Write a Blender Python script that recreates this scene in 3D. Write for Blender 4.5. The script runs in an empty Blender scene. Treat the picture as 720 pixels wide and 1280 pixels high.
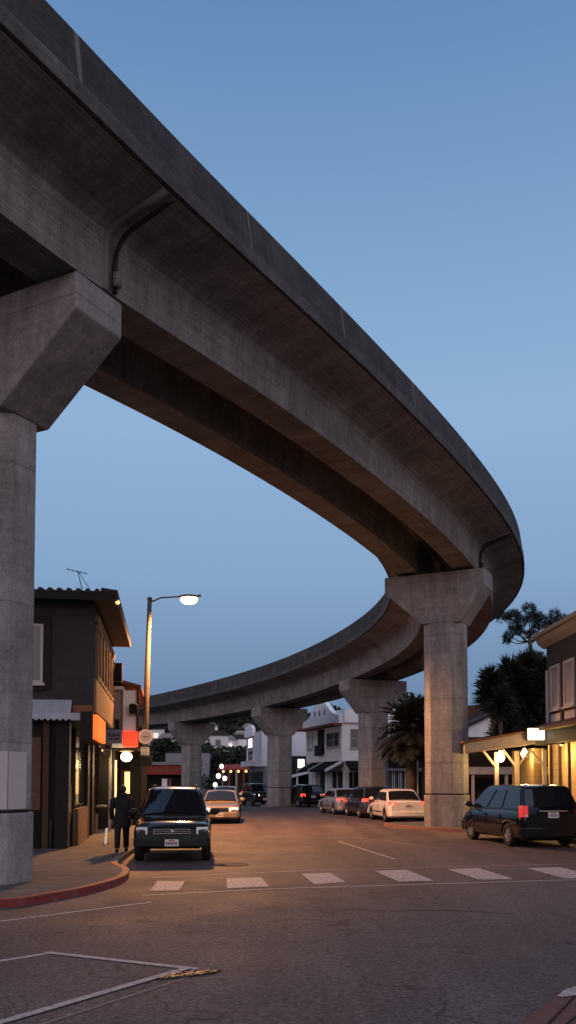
import bpy, bmesh, math, random
from math import sin, cos, tan, pi, radians, sqrt, atan2
from mathutils import Vector, Matrix
R_ = random.Random(7)
SC = bpy.context.scene
COL = SC.collection
# ------------------------------------------------------------------ camera
FPX, HOR, EYE, PITCH = 1100.0, 975.0, 1.9, 0.05
PY0 = HOR - FPX*tan(PITCH)
cam_d = bpy.data.cameras.new('camera'); cam = bpy.data.objects.new('camera', cam_d); COL.objects.link(cam)
cam.location = (0, 0, EYE); cam.rotation_euler = (pi/2 + PITCH, 0, 0)
cam_d.sensor_fit = 'VERTICAL'; cam_d.sensor_height = 36; cam_d.lens = FPX/1280*36
cam_d.shift_y = (PY0-640)/1280; cam_d.clip_end = 5000; cam_d.clip_start = .1
SC.camera = cam
def at(px, py, Y):
    dx, dy = (px-360)/FPX, (PY0-py)/FPX
    x, y, z = dx, cos(PITCH)-sin(PITCH)*dy, sin(PITCH)+cos(PITCH)*dy
    s = Y/y
    return Vector((x*s, Y, EYE+z*s))
def gnd(px, py, z=0.0):
    dx, dy = (px-360)/FPX, (PY0-py)/FPX
    x, y, zz = dx, cos(PITCH)-sin(PITCH)*dy, sin(PITCH)+cos(PITCH)*dy
    s = (z-EYE)/zz
    return Vector((x*s, y*s, z))
def X_(px, Y): return (px-360)/FPX*Y
def Z_(py, Y): return at(360, py, Y).z

# ------------------------------------------------------------------ materials
def nt(name):
    m = bpy.data.materials.new(name); m.use_nodes = True
    t = m.node_tree; b = t.nodes['Principled BSDF']
    return m, t, b
def N(t, k, **kw):
    n = t.nodes.new(k)
    for a, v in kw.items():
        if a in ('operation','blend_type','data_type','feature','noise_dimensions','wave_type','bands_direction','interpolation_type','clamp'): setattr(n, a, v)
        else: n.inputs[a.replace('_',' ')].default_value = v
    return n
def rgba(c): return (c[0], c[1], c[2], 1)
def mat(name, c1, c2=None, scale=6, rough=.7, metal=0, bump=.0, bscale=60, stretch=(1,1,1), spec=.5, detail=6, dirt=None):
    m, t, b = nt(name)
    tc = N(t, 'ShaderNodeTexCoord'); mp = N(t, 'ShaderNodeMapping'); mp.inputs['Scale'].default_value = stretch
    t.links.new(tc.outputs['Object'], mp.inputs['Vector'])
    c2 = c2 or tuple(x*.8 for x in c1)
    n = N(t, 'ShaderNodeTexNoise', Scale=scale, Detail=detail, Roughness=.6); t.links.new(mp.outputs[0], n.inputs['Vector'])
    r = N(t, 'ShaderNodeValToRGB'); r.color_ramp.elements[0].position = .32; r.color_ramp.elements[1].position = .68
    r.color_ramp.elements[0].color = rgba(c1); r.color_ramp.elements[1].color = rgba(c2)
    t.links.new(n.outputs[0], r.inputs[0]); t.links.new(r.outputs[0], b.inputs['Base Color'])
    b.inputs['Roughness'].default_value = rough; b.inputs['Metallic'].default_value = metal
    b.inputs['Specular IOR Level'].default_value = spec*.45 if not metal else spec
    if bump:
        n2 = N(t, 'ShaderNodeTexNoise', Scale=bscale, Detail=4); t.links.new(mp.outputs[0], n2.inputs['Vector'])
        bp = N(t, 'ShaderNodeBump', Strength=bump, Distance=.02); t.links.new(n2.outputs[0], bp.inputs['Height'])
        t.links.new(bp.outputs[0], b.inputs['Normal'])
    return m
def glow(name, c, s):
    m, t, b = nt(name); b.inputs['Base Color'].default_value = rgba(tuple(min(1, x*.6+.05) for x in c))
    b.inputs['Emission Color'].default_value = rgba(c); b.inputs['Emission Strength'].default_value = s
    return m
def paint(name, c, rough=.25, metal=.0, coat=1.0):
    m, t, b = nt(name); b.inputs['Specular IOR Level'].default_value = .5 if coat > .5 else .22; b.inputs['Roughness'].default_value = rough; b.inputs['Metallic'].default_value = metal
    b.inputs['Coat Weight'].default_value = coat; b.inputs['Coat Roughness'].default_value = .06
    tc = N(t, 'ShaderNodeTexCoord'); n = N(t, 'ShaderNodeTexNoise', Scale=3, Detail=8); t.links.new(tc.outputs['Object'], n.inputs['Vector'])
    r = N(t, 'ShaderNodeValToRGB'); r.color_ramp.elements[0].color = rgba(tuple(x*.8 for x in c)); r.color_ramp.elements[1].color = rgba(tuple(x*1.1+.006 for x in c))
    t.links.new(n.outputs[0], r.inputs[0]); t.links.new(r.outputs[0], b.inputs['Base Color'])
    r2 = N(t, 'ShaderNodeMapRange'); r2.inputs['To Min'].default_value = rough*.7; r2.inputs['To Max'].default_value = rough*1.6
    t.links.new(n.outputs[0], r2.inputs[0]); t.links.new(r2.outputs[0], b.inputs['Roughness'])
    return m
def glassm(name, c=(.01,.012,.016), rough=.05):
    m, t, b = nt(name); b.inputs['Base Color'].default_value = rgba(c); b.inputs['Roughness'].default_value = rough
    b.inputs['Specular IOR Level'].default_value = .8
    return m

def concrete(name, uv=False, k=1.0, joints=False):
    """weathered grey concrete: board lines, mottling, vertical runs, faint lighter joint marks"""
    m, t, b = nt(name); L = t.links.new
    tc = N(t, 'ShaderNodeTexCoord'); src = tc.outputs['UV' if uv else 'Object']
    def nz(scale, st, det=6, ro=.6):
        mp = N(t, 'ShaderNodeMapping'); mp.inputs['Scale'].default_value = st; L(src, mp.inputs['Vector'])
        n = N(t, 'ShaderNodeTexNoise', Scale=scale, Detail=det, Roughness=ro); L(mp.outputs[0], n.inputs['Vector']); return n
    base = N(t, 'ShaderNodeValToRGB'); e = base.color_ramp.elements
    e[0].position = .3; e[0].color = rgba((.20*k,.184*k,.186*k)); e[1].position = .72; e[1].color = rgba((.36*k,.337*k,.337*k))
    L(nz(1.1, (1,1,1), 9, .7).outputs[0], base.inputs[0])
    col = base.outputs[0]
    def mul(col, fac, lo, hi, p0=.35, p1=.65):
        r = N(t, 'ShaderNodeMapRange'); r.inputs['From Min'].default_value = p0; r.inputs['From Max'].default_value = p1
        r.inputs['To Min'].default_value = lo; r.inputs['To Max'].default_value = hi; L(fac, r.inputs[0])
        mx = N(t, 'ShaderNodeVectorMath', operation='SCALE'); L(col, mx.inputs[0]); L(r.outputs[0], mx.inputs['Scale']); return mx.outputs[0]
    if uv:
        col = mul(col, nz(1.0, (.18, 20, 1), 5, .7).outputs[0], .72, 1.16)        # board marks along the run
        col = mul(col, nz(1.0, (2.3, .35, 1), 9, .78).outputs[0], .64, 1.18); col = mul(col, nz(.35, (1, 1.5, 1), 5, .6).outputs[0], .80, 1.14)       # runs down the face
    else:
        col = mul(col, nz(1.0, (3, 3, .35), 5, .7).outputs[0], .74, 1.1)
        col = mul(col, nz(1.0, (.3, .3, 7), 3).outputs[0], .92, 1.05)
    col = mul(col, nz(38, (1,1,1), 3).outputs[0], .80, 1.15)
    col = mul(col, nz(7, (1,1,1), 8, .8).outputs[0], .80, 1.16)
    if not uv:
        sz = N(t, 'ShaderNodeSeparateXYZ'); L(src, sz.inputs[0])
        pg = N(t, 'ShaderNodeMath', operation='PINGPONG'); L(sz.outputs[2], pg.inputs[0]); pg.inputs[1].default_value = 1.22
        l2 = N(t, 'ShaderNodeMapRange'); l2.inputs['From Min'].default_value = .006; l2.inputs['From Max'].default_value = .02; l2.inputs['To Min'].default_value = .66; l2.inputs['To Max'].default_value = 1; L(pg.outputs[0], l2.inputs[0])
        m2 = N(t, 'ShaderNodeVectorMath', operation='SCALE'); L(col, m2.inputs[0]); L(l2.outputs[0], m2.inputs['Scale']); col = m2.outputs[0]
    if joints:
        sx = N(t, 'ShaderNodeSeparateXYZ'); L(src, sx.inputs[0])
        mo = N(t, 'ShaderNodeMath', operation='PINGPONG'); L(sx.outputs[0], mo.inputs[0]); mo.inputs[1].default_value = 2.3
        lt = N(t, 'ShaderNodeMath', operation='LESS_THAN'); L(mo.outputs[0], lt.inputs[0]); lt.inputs[1].default_value = .035
        g = nz(.9, (1,1,1), 2)
        gm = N(t, 'ShaderNodeMath', operation='MULTIPLY'); L(lt.outputs[0], gm.inputs[0]); L(g.outputs[0], gm.inputs[1])
        mx = N(t, 'ShaderNodeMix', data_type='RGBA'); L(gm.outputs[0], mx.inputs['Factor']); L(col, mx.inputs['A']); mx.inputs['B'].default_value = (.20,.195,.20,1)
        col = mx.outputs['Result']
    L(col, b.inputs['Base Color']); b.inputs['Roughness'].default_value = .9; b.inputs['Specular IOR Level'].default_value = .2
    bp = N(t, 'ShaderNodeBump', Strength=.35, Distance=.02); L(nz(30, (1,1,1), 5).outputs[0], bp.inputs['Height']); L(bp.outputs[0], b.inputs['Normal'])
    return m

def asphalt():
    m, t, b = nt('asphalt'); L = t.links.new
    tc = N(t, 'ShaderNodeTexCoord'); src = tc.outputs['Object']
    def nz(scale, st=(1,1,1), det=6, ro=.6):
        mp = N(t, 'ShaderNodeMapping'); mp.inputs['Scale'].default_value = st; L(src, mp.inputs['Vector'])
        n = N(t, 'ShaderNodeTexNoise', Scale=scale, Detail=det, Roughness=ro); L(mp.outputs[0], n.inputs['Vector']); return n
    r = N(t, 'ShaderNodeValToRGB'); e = r.color_ramp.elements; e[0].position = .3; e[1].position = .7
    e[0].color = (.050,.0365,.037,1); e[1].color = (.092,.069,.067,1); L(nz(.35, (1,.45,1), 8, .7).outputs[0], r.inputs[0])
    v = N(t, 'ShaderNodeTexVoronoi', Scale=42); L(src, v.inputs['Vector'])
    mr = N(t, 'ShaderNodeMapRange'); mr.inputs['From Min'].default_value = 0; mr.inputs['From Max'].default_value = 1; mr.inputs['To Min'].default_value = .6; mr.inputs['To Max'].default_value = 1.45
    bwv = N(t, 'ShaderNodeSeparateXYZ'); L(v.outputs['Color'], bwv.inputs[0]); L(bwv.outputs[0], mr.inputs[0])
    s1 = N(t, 'ShaderNodeVectorMath', operation='SCALE'); L(r.outputs[0], s1.inputs[0]); L(mr.outputs[0], s1.inputs['Scale'])
    n3 = nz(17, det=4, ro=.7); mr3 = N(t, 'ShaderNodeMapRange'); mr3.inputs['From Min'].default_value = .3; mr3.inputs['From Max'].default_value = .7; mr3.inputs['To Min'].default_value = .35; mr3.inputs['To Max'].default_value = 1.75
    L(n3.outputs[0], mr3.inputs[0])
    s2 = N(t, 'ShaderNodeVectorMath', operation='SCALE'); L(s1.outputs[0], s2.inputs[0]); L(mr3.outputs[0], s2.inputs['Scale'])
    # sealed cracks: thin dark wandering lines
    n4 = nz(.22, det=4, ro=.55); ab = N(t, 'ShaderNodeMath', operation='SUBTRACT'); L(n4.outputs[0], ab.inputs[0]); ab.inputs[1].default_value = .5
    a2 = N(t, 'ShaderNodeMath', operation='ABSOLUTE'); L(ab.outputs[0], a2.inputs[0])
    mr4 = N(t, 'ShaderNodeMapRange'); mr4.inputs['From Min'].default_value = .0012; mr4.inputs['From Max'].default_value = .0035; mr4.inputs['To Min'].default_value = .45; mr4.inputs['To Max'].default_value = 1; L(a2.outputs[0], mr4.inputs[0])
    s3 = N(t, 'ShaderNodeVectorMath', operation='SCALE'); L(s2.outputs[0], s3.inputs[0]); L(mr4.outputs[0], s3.inputs['Scale'])
    n5 = nz(.9, (1.1,.05,1), 4, .6); mr5 = N(t, 'ShaderNodeMapRange'); mr5.inputs['From Min'].default_value = .35; mr5.inputs['From Max'].default_value = .65; mr5.inputs['To Min'].default_value = .78; mr5.inputs['To Max'].default_value = 1.15; L(n5.outputs[0], mr5.inputs[0])
    n6 = nz(.55, (1,1,1), 5, .6); mr6 = N(t, 'ShaderNodeMapRange'); mr6.inputs['From Min'].default_value = .60; mr6.inputs['From Max'].default_value = .66; mr6.inputs['To Min'].default_value = 1; mr6.inputs['To Max'].default_value = .74; L(n6.outputs[0], mr6.inputs[0])
    s4 = N(t, 'ShaderNodeVectorMath', operation='SCALE'); L(s3.outputs[0], s4.inputs[0]); L(mr5.outputs[0], s4.inputs['Scale'])
    s5 = N(t, 'ShaderNodeVectorMath', operation='SCALE'); L(s4.outputs[0], s5.inputs[0]); L(mr6.outputs[0], s5.inputs['Scale'])
    L(s5.outputs[0], b.inputs['Base Color'])
    rr = N(t, 'ShaderNodeMapRange'); rr.inputs['To Min'].default_value = .62; rr.inputs['To Max'].default_value = .95; L(nz(.6, det=6).outputs[0], rr.inputs[0]); L(rr.outputs[0], b.inputs['Roughness'])
    bp = N(t, 'ShaderNodeBump', Strength=.55, Distance=.012); L(n3.outputs[0], bp.inputs['Height']); L(bp.outputs[0], b.inputs['Normal'])
    b.inputs['Specular IOR Level'].default_value = .28
    return m
def worn_paint(name, c, wear=.5, under=(.09,.08,.072), sc=9):
    m, t, b = nt(name); L = t.links.new
    tc = N(t, 'ShaderNodeTexCoord'); n = N(t, 'ShaderNodeTexNoise', Scale=sc, Detail=9, Roughness=.75); L(tc.outputs['Object'], n.inputs['Vector'])
    r = N(t, 'ShaderNodeValToRGB'); e = r.color_ramp.elements; e[0].position = wear-.1; e[1].position = wear+.1
    e[0].color = rgba(under); e[1].color = rgba(c); L(n.outputs[0], r.inputs[0]); L(r.outputs[0], b.inputs['Base Color'])
    b.inputs['Roughness'].default_value = .75
    return m
def siding(name, c1, c2, axis, freq, rough=.8):
    m, t, b = nt(name); L = t.links.new
    tc = N(t, 'ShaderNodeTexCoord'); sx = N(t, 'ShaderNodeSeparateXYZ'); L(tc.outputs['Object'], sx.inputs[0])
    mu = N(t, 'ShaderNodeMath', operation='MULTIPLY'); L(sx.outputs[axis], mu.inputs[0]); mu.inputs[1].default_value = freq
    fr = N(t, 'ShaderNodeMath', operation='FRACT'); L(mu.outputs[0], fr.inputs[0])
    n = N(t, 'ShaderNodeTexNoise', Scale=4, Detail=8, Roughness=.7); L(tc.outputs['Object'], n.inputs['Vector'])
    r = N(t, 'ShaderNodeValToRGB'); e = r.color_ramp.elements; e[0].position = .3; e[1].position = .7; e[0].color = rgba(c1); e[1].color = rgba(c2); L(n.outputs[0], r.inputs[0])
    lt = N(t, 'ShaderNodeMapRange'); lt.inputs['From Min'].default_value = 0; lt.inputs['From Max'].default_value = .1; lt.inputs['To Min'].default_value = .35; lt.inputs['To Max'].default_value = 1; L(fr.outputs[0], lt.inputs[0])
    s = N(t, 'ShaderNodeVectorMath', operation='SCALE'); L(r.outputs[0], s.inputs[0]); L(lt.outputs[0], s.inputs['Scale']); L(s.outputs[0], b.inputs['Base Color'])
    bp = N(t, 'ShaderNodeBump', Strength=.6, Distance=.03); L(fr.outputs[0], bp.inputs['Height']); L(bp.outputs[0], b.inputs['Normal'])
    b.inputs['Roughness'].default_value = rough
    return m
def brickm(name, c1, c2, mortar, scale):
    m, t, b = nt(name); L = t.links.new
    tc = N(t, 'ShaderNodeTexCoord'); mp = N(t, 'ShaderNodeMapping'); mp.inputs['Rotation'].default_value = (pi/2, 0, 0); L(tc.outputs['Object'], mp.inputs['Vector'])
    k = N(t, 'ShaderNodeTexBrick', Scale=scale); k.inputs['Color1'].default_value = rgba(c1); k.inputs['Color2'].default_value = rgba(c2); k.inputs['Mortar'].default_value = rgba(mortar)
    L(mp.outputs[0], k.inputs['Vector']); L(k.outputs[0], b.inputs['Base Color']); b.inputs['Roughness'].default_value = .85
    return m
M = {}
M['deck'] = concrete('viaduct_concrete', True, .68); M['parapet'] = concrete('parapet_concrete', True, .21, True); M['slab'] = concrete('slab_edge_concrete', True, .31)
M['pier'] = concrete('pier_concrete', False, .82); M['plinth'] = concrete('plinth_concrete', False, .80)
M['asphalt'] = asphalt()
M['walk'] = concrete('sidewalk_concrete', False, .33); M['kerb'] = concrete('kerb_concrete', False, .55)
M['redfade'] = worn_paint('faded_red_kerb', (.15,.055,.04), .45, (.16,.12,.10), 7); M['red'] = worn_paint('red_kerb_paint', (.15,.014,.013), .40, (.13,.07,.06), 7)
M['white_line'] = worn_paint('road_line_paint', (.40,.325,.30), .44, (.10,.08,.075), 16)
M['bar_line'] = worn_paint('crosswalk_paint', (.40,.345,.33), .47, (.10,.082,.078), 12)
M['faint'] = worn_paint('faint_old_line', (.16,.12,.11), .47, (.07,.055,.05), 10)
M['patch'] = worn_paint('pale_paint_patch', (.37,.33,.33), .36, (.30,.26,.25), 8)
M['iron'] = mat('cast_iron', (.018,.015,.014), (.035,.028,.025), 30, .8, 0, .4)
M['black'] = mat('black_plastic', (.012,.012,.013), (.02,.02,.021), 20, .6, spec=.3); M['awning'] = mat('black_canvas', (.012,.012,.013), (.02,.02,.021), 20, .95, spec=.1)
M['rubber'] = mat('tyre_rubber', (.012,.012,.012), (.02,.019,.018), 30, .85)
M['alloy'] = mat('alloy_wheel', (.42,.42,.43), (.30,.30,.31), 12, .32, .9)
M['chrome'] = mat('chrome', (.6,.6,.62), (.5,.5,.52), 8, .15, 1.0)
M['glass'] = glassm('tinted_car_glass', (.008,.009,.012), .03); M['winglass'] = glassm('window_glass', (.05,.055,.065), .08)
M['lens'] = glassm('clear_lens', (.7,.68,.66), .12)
M['head_on'] = glow('lit_headlight', (1,.78,.45), 9); M['tail_on'] = glow('lit_tail_light', (1,.045,.025), 2.2)
M['head_dim'] = glow('side_light', (1,.85,.6), 2.5)
M['tail'] = paint('red_tail_lens', (.28,.012,.01), .2); M['amber'] = paint('amber_lens', (.5,.16,.02), .2)
M['plate'] = mat('plate_white', (.62,.60,.58), (.55,.53,.5), 10, .5); M['platered'] = mat('plate_red', (.5,.06,.05), None, 10, .5); M['platenum'] = mat('plate_dark', (.05,.05,.12), None, 10, .5)
M['dstucco'] = mat('dark_stucco', (.030,.026,.030), (.045,.039,.043), 3, .9, 0, .5, 90)
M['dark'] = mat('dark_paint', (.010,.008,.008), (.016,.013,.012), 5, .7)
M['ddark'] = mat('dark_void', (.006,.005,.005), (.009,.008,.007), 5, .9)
M['tan'] = mat('tan_trim', (.14,.088,.052), (.20,.125,.075), 6, .75, 0, .2)
M['brownwood'] = mat('brown_wood', (.045,.026,.018), (.07,.038,.026), 5, .75, 0, .3, 40, (1,1,5))
M['board'] = brickm('boarded_brown_brick', (.085,.04,.023), (.11,.052,.03), (.07,.04,.028), 6)
M['rooftile'] = mat('dark_roof_tile', (.03,.024,.024), (.05,.04,.038), 12, .8, 0, .6)
M['metalaw'] = mat('galvanised_awning', (.36,.36,.42), (.28,.28,.33), 8, .5, .3)
M['white'] = mat('white_render', (.88,.85,.86), (.80,.77,.78), 2.5, .85, 0, .15)
M['lilac'] = mat('pale_render', (.76,.73,.77), (.66,.64,.68), 2, .85, 0, .15)
M['cream'] = mat('cream_trim', (.36,.29,.21), (.30,.235,.165), 5, .7, 0, .2)
M['rust'] = mat('rust_trim', (.16,.055,.035), (.22,.08,.05), 5, .7)
M['orange'] = glow('orange_fascia_lightbox', (1,.16,.012), 1.05); M['redor'] = glow('red_orange_lightbox', (1,.045,.008), 1.1)
M['signgrey'] = mat('grey_blue_sign', (.17,.19,.24), (.22,.24,.30), 6, .6); M['ink'] = mat('faded_ink', (.05,.05,.07), None, 6, .7)
M['signwhite'] = mat('sign_white', (.62,.62,.64), (.5,.5,.52), 6, .5)
M['globe'] = glow('warm_globe', (1,.78,.42), 7); M['warm'] = glow('warm_lit_panel', (1,.62,.25), 1.6); M['signbox'] = glow('lit_sign_box', (1,.90,.66), 4.0)
M['sodium'] = glow('sodium_lamp', (1,.50,.16), 20); M['coolglow'] = glow('white_lit_window', (1,.9,.78), 2.2)
M['boardlit'] = glow('lit_board_face', (1,.8,.6), .4); M['hillwin'] = glow('dim_lit_window', (1,.85,.7), .7)
M['steel'] = mat('painted_steel_pole', (.055,.045,.04), (.08,.066,.058), 4, .75, 0, .15)
M['pinesid'] = siding('brown_board_siding', (.033,.020,.018), (.05,.03,.026), 1, 2.2)
M['shingle'] = siding('tan_shingle_wall', (.32,.22,.10), (.42,.29,.14), 2, 4.2)
M['garage'] = siding('dark_slatted_door', (.03,.024,.02), (.045,.036,.03), 2, 6)
M['winwhite'] = mat('white_window_frame', (.44,.39,.37), (.37,.33,.31), 5, .7)
M['curtain'] = mat('drawn_curtain', (.34,.29,.27), (.24,.20,.19), 3, .9, 0, 0, 10, (8,8,.4))
M['greybld'] = mat('grey_render', (.20,.20,.22), (.26,.26,.28), 2, .85)
M['redroof'] = mat('red_canopy', (.32,.05,.03), (.22,.04,.025), 4, .7)
M['bark'] = mat('bark', (.06,.045,.035), (.10,.075,.06), 12, .9, 0, .5, 30, (1,1,.3))
def leafm(name, c1, c2):
    m = mat(name, c1, c2, 1.2, .6, 0, 0); m.node_tree.nodes['Principled BSDF'].inputs['Specular IOR Level'].default_value = .25; return m
M['leaf'] = leafm('dark_leaves', (.014,.020,.012), (.030,.038,.020)); M['palm'] = leafm('palm_fronds', (.020,.018,.011), (.042,.032,.019))
M['needle'] = leafm('pine_needles', (.008,.013,.008), (.020,.027,.016)); M['yucca'] = leafm('yucca_blades', (.009,.013,.009), (.022,.028,.018))
M['hill'] = mat('hill_scrub', (.035,.040,.028), (.06,.062,.045), .05, .95)
M['coat'] = mat('black_coat', (.008,.008,.009), (.014,.013,.014), 10, .85, 0, .3, 50); M['jeans'] = mat('dark_trousers', (.012,.012,.016), (.02,.02,.025), 10, .85)
M['skin'] = mat('skin', (.28,.17,.12), (.24,.14,.10), 6, .55); M['hair'] = mat('dark_hair', (.01,.008,.007), (.02,.015,.012), 20, .6, 0, .4, 60, (4,4,1))
M['gold'] = mat('shiny_worn_brass', (.50,.36,.16), (.30,.20,.09), 40, .28, .85, .9, 60)
M['pavebrick'] = mat('red_brown_paving', (.10,.045,.04), (.14,.065,.055), 9, .85, 0, .4)
M['tar'] = mat('tar_patch', (.03,.027,.025), (.04,.036,.033), 10, .7, 0, .3)

# ------------------------------------------------------------------ objects
def tag(o, label=None, cat=None, group=None, kind=None):
    if label: o['label'] = label
    if cat: o['category'] = cat
    if group: o['group'] = group
    if kind: o['kind'] = kind
    return o
def empty(name, loc, rz=0, label=None, cat=None, group=None):
    o = bpy.data.objects.new(name, None); COL.objects.link(o); o.location = loc; o.rotation_euler = (0, 0, rz); o.empty_display_size = .3
    return tag(o, label, cat, group)
def dup(root, loc, rz, label, scale=None):
    r = root.copy(); COL.objects.link(r); r.location = loc; r.rotation_euler = (0, 0, rz); r['label'] = label
    if scale: r.scale = (scale,)*3
    for ch in list(root.children):
        c = ch.copy(); COL.objects.link(c); c.parent = r
        for g in list(ch.children):
            d = g.copy(); COL.objects.link(d); d.parent = c
    return r
class MB:
    def __init__(s): s.v = []; s.f = []; s.uv = None
    def add(s, vs, fs):
        k = len(s.v); s.v += [tuple(v) for v in vs]; s.f += [tuple(i+k for i in f) for f in fs]; return s
    def box(s, x0, x1, y0, y1, z0, z1):
        return s.add([(x0,y0,z0),(x1,y0,z0),(x1,y1,z0),(x0,y1,z0),(x0,y0,z1),(x1,y0,z1),(x1,y1,z1),(x0,y1,z1)],
                     [(0,3,2,1),(4,5,6,7),(0,1,5,4),(1,2,6,5),(2,3,7,6),(3,0,4,7)])
    def prism(s, pts, z0, z1):           # pts: ccw (x, y)
        n = len(pts)
        return s.add([(p[0],p[1],z0) for p in pts]+[(p[0],p[1],z1) for p in pts],
                     [tuple(range(n-1,-1,-1)), tuple(range(n,2*n))]+[(i,(i+1)%n,n+(i+1)%n,n+i) for i in range(n)])
    def prism_y(s, pts, y0, y1):         # pts: (x, z)
        n = len(pts)
        return s.add([(p[0],y0,p[1]) for p in pts]+[(p[0],y1,p[1]) for p in pts],
                     [tuple(range(n)), tuple(range(2*n-1,n-1,-1))]+[(i,n+i,n+(i+1)%n,(i+1)%n) for i in range(n)])
    def prism_x(s, pts, x0, x1):         # pts: (y, z)
        n = len(pts)
        return s.add([(x0,p[0],p[1]) for p in pts]+[(x1,p[0],p[1]) for p in pts],
                     [tuple(range(n-1,-1,-1)), tuple(range(n,2*n))]+[(i,(i+1)%n,n+(i+1)%n,n+i) for i in range(n)])
    def tube(s, path, r, n=8, cap=True):
        path = [Vector(p) for p in path]; m = len(path); rs = r if isinstance(r, (list, tuple)) else [r]*m
        k = len(s.v); up = Vector((0,0,1)); prev = None
        for i, p in enumerate(path):
            d = (path[min(i+1,m-1)]-path[max(i-1,0)]).normalized()
            a = prev if prev else (up.cross(d) if abs(d.z) < .95 else Vector((1,0,0)).cross(d))
            a = (a - d*a.dot(d)).normalized(); b = d.cross(a); prev = a
            for j in range(n):
                t = 2*pi*j/n; s.v.append(tuple(p+(a*cos(t)+b*sin(t))*rs[i]))
        for i in range(m-1):
            for j in range(n):
                s.f.append((k+i*n+j, k+i*n+(j+1)%n, k+(i+1)*n+(j+1)%n, k+(i+1)*n+j))
        if cap: s.f.append(tuple(k+j for j in range(n-1,-1,-1))); s.f.append(tuple(k+(m-1)*n+j for j in range(n)))
        return s
    def lathe(s, prof, c=(0,0,0), n=20, axis='z'):   # prof: (r, h)
        k = len(s.v)
        for r, h in prof:
            for j in range(n):
                t = 2*pi*j/n; a, b = r*cos(t), r*sin(t)
                p = (a, b, h) if axis == 'z' else ((a, h, b) if axis == 'y' else (h, a, b))
                s.v.append((p[0]+c[0], p[1]+c[1], p[2]+c[2]))
        m = len(prof)
        for i in range(m-1):
            for j in range(n): s.f.append((k+i*n+j, k+i*n+(j+1)%n, k+(i+1)*n+(j+1)%n, k+(i+1)*n+j))
        s.f.append(tuple(k+j for j in range(n-1,-1,-1))); s.f.append(tuple(k+(m-1)*n+j for j in range(n)))
        return s
    def ball(s, c, r, n=12, m=8, sq=(1,1,1)):
        k = len(s.v)
        for i in range(m+1):
            ph = pi*i/m
            for j in range(n):
                t = 2*pi*j/n; s.v.append((c[0]+r*sq[0]*sin(ph)*cos(t), c[1]+r*sq[1]*sin(ph)*sin(t), c[2]+r*sq[2]*cos(ph)))
        for i in range(m):
            for j in range(n): s.f.append((k+i*n+j, k+(i+1)*n+j, k+(i+1)*n+(j+1)%n, k+i*n+(j+1)%n))
        return s
    def build(s, name, m, parent=None, smooth=False, bevel=0, label=None):
        me = bpy.data.meshes.new(name); me.from_pydata(s.v, [], s.f); me.validate(); me.update()
        bm = bmesh.new(); bm.from_mesh(me); bmesh.ops.remove_doubles(bm, verts=bm.verts, dist=1e-5) if smooth else None
        bmesh.ops.recalc_face_normals(bm, faces=bm.faces); bm.to_mesh(me); bm.free()
        me.materials.append(m)
        if smooth:
            me.polygons.foreach_set('use_smooth', [True]*len(me.polygons))
        o = bpy.data.objects.new(name, me); COL.objects.link(o)
        if parent: o.parent = parent
        if label: o['label'] = label
        if bevel:
            b = o.modifiers.new('bevel', 'BEVEL'); b.width = bevel; b.segments = 2; b.limit_method = 'ANGLE'; b.angle_limit = radians(35)
        return o
def bx(name, m, par, x0, x1, y0, y1, z0, z1, bevel=0, label=None):
    return MB().box(x0,x1,y0,y1,z0,z1).build(name, m, par, bevel=bevel, label=label)
def sharp(o, ang=35):
    me = o.data; bm = bmesh.new(); bm.from_mesh(me)
    for e in bm.edges:
        if len(e.link_faces) == 2 and e.calc_face_angle(0) > radians(ang): e.smooth = False
    bm.to_mesh(me); bm.free()
def baked(o):
    dg = bpy.context.evaluated_depsgraph_get(); dg.update(); me = bpy.data.meshes.new_from_object(o.evaluated_get(dg)); o.modifiers.clear(); o.data = me; return o
# ------------------------------------------------------------------ ground, road, sidewalks
def sheet(name, pts, z, m, kind='structure'):
    o = MB().add([(p[0],p[1],z) for p in pts], [tuple(range(len(pts)))]).build(name, m); tag(o, kind=kind)
    if o.data.polygons[0].normal.z < 0: o.data.flip_normals()
    return o
def smooth_line(pts, k=6):
    out = []
    P = [Vector(p) for p in pts]; P = [2*P[0]-P[1]]+P+[2*P[-1]-P[-2]]
    for i in range(1, len(P)-2):
        for j in range(k):
            t = j/k; a, b, c, d = P[i-1:i+3]
            out.append(.5*((2*b)+(c-a)*t+(2*a-5*b+4*c-d)*t*t+(3*b-a-3*c+d)*t**3))
    out.append(P[-2]); return [(p.x, p.y) for p in out]
def offset(line, d):
    out = []
    for i, p in enumerate(line):
        a = Vector(line[max(i-1,0)]); b = Vector(line[min(i+1,len(line)-1)]); t = (b-a).normalized(); out.append((p[0]-t.y*d, p[1]+t.x*d))
    return out
def strip(line, w, z0, z1, name, m, kind='structure', side=1):
    """a raised band of width w to the left of the line"""
    A = line; B = offset(line, w*side); mb = MB(); n = len(A)
    v = [(p[0],p[1],z0) for p in A]+[(p[0],p[1],z1) for p in A]+[(p[0],p[1],z1) for p in B]+[(p[0],p[1],z0) for p in B]
    f = []
    for i in range(n-1):
        for a, b in ((0,1),(1,2),(2,3)): f.append((a*n+i, a*n+i+1, b*n+i+1, b*n+i))
    f += [(0,n,2*n,3*n), (n-1,2*n-1,3*n-1,4*n-1)]
    o = mb.add(v, f).build(name, m, bevel=.012); tag(o, kind=kind); return o
sheet('ground', [(-1500,-60),(1500,-60),(1500,3000),(-1500,3000)], -.03, M['hill'])
sheet('road', [(-70,-20),(70,-20),(70,150),(-70,150)], 0, M['asphalt'])
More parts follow.
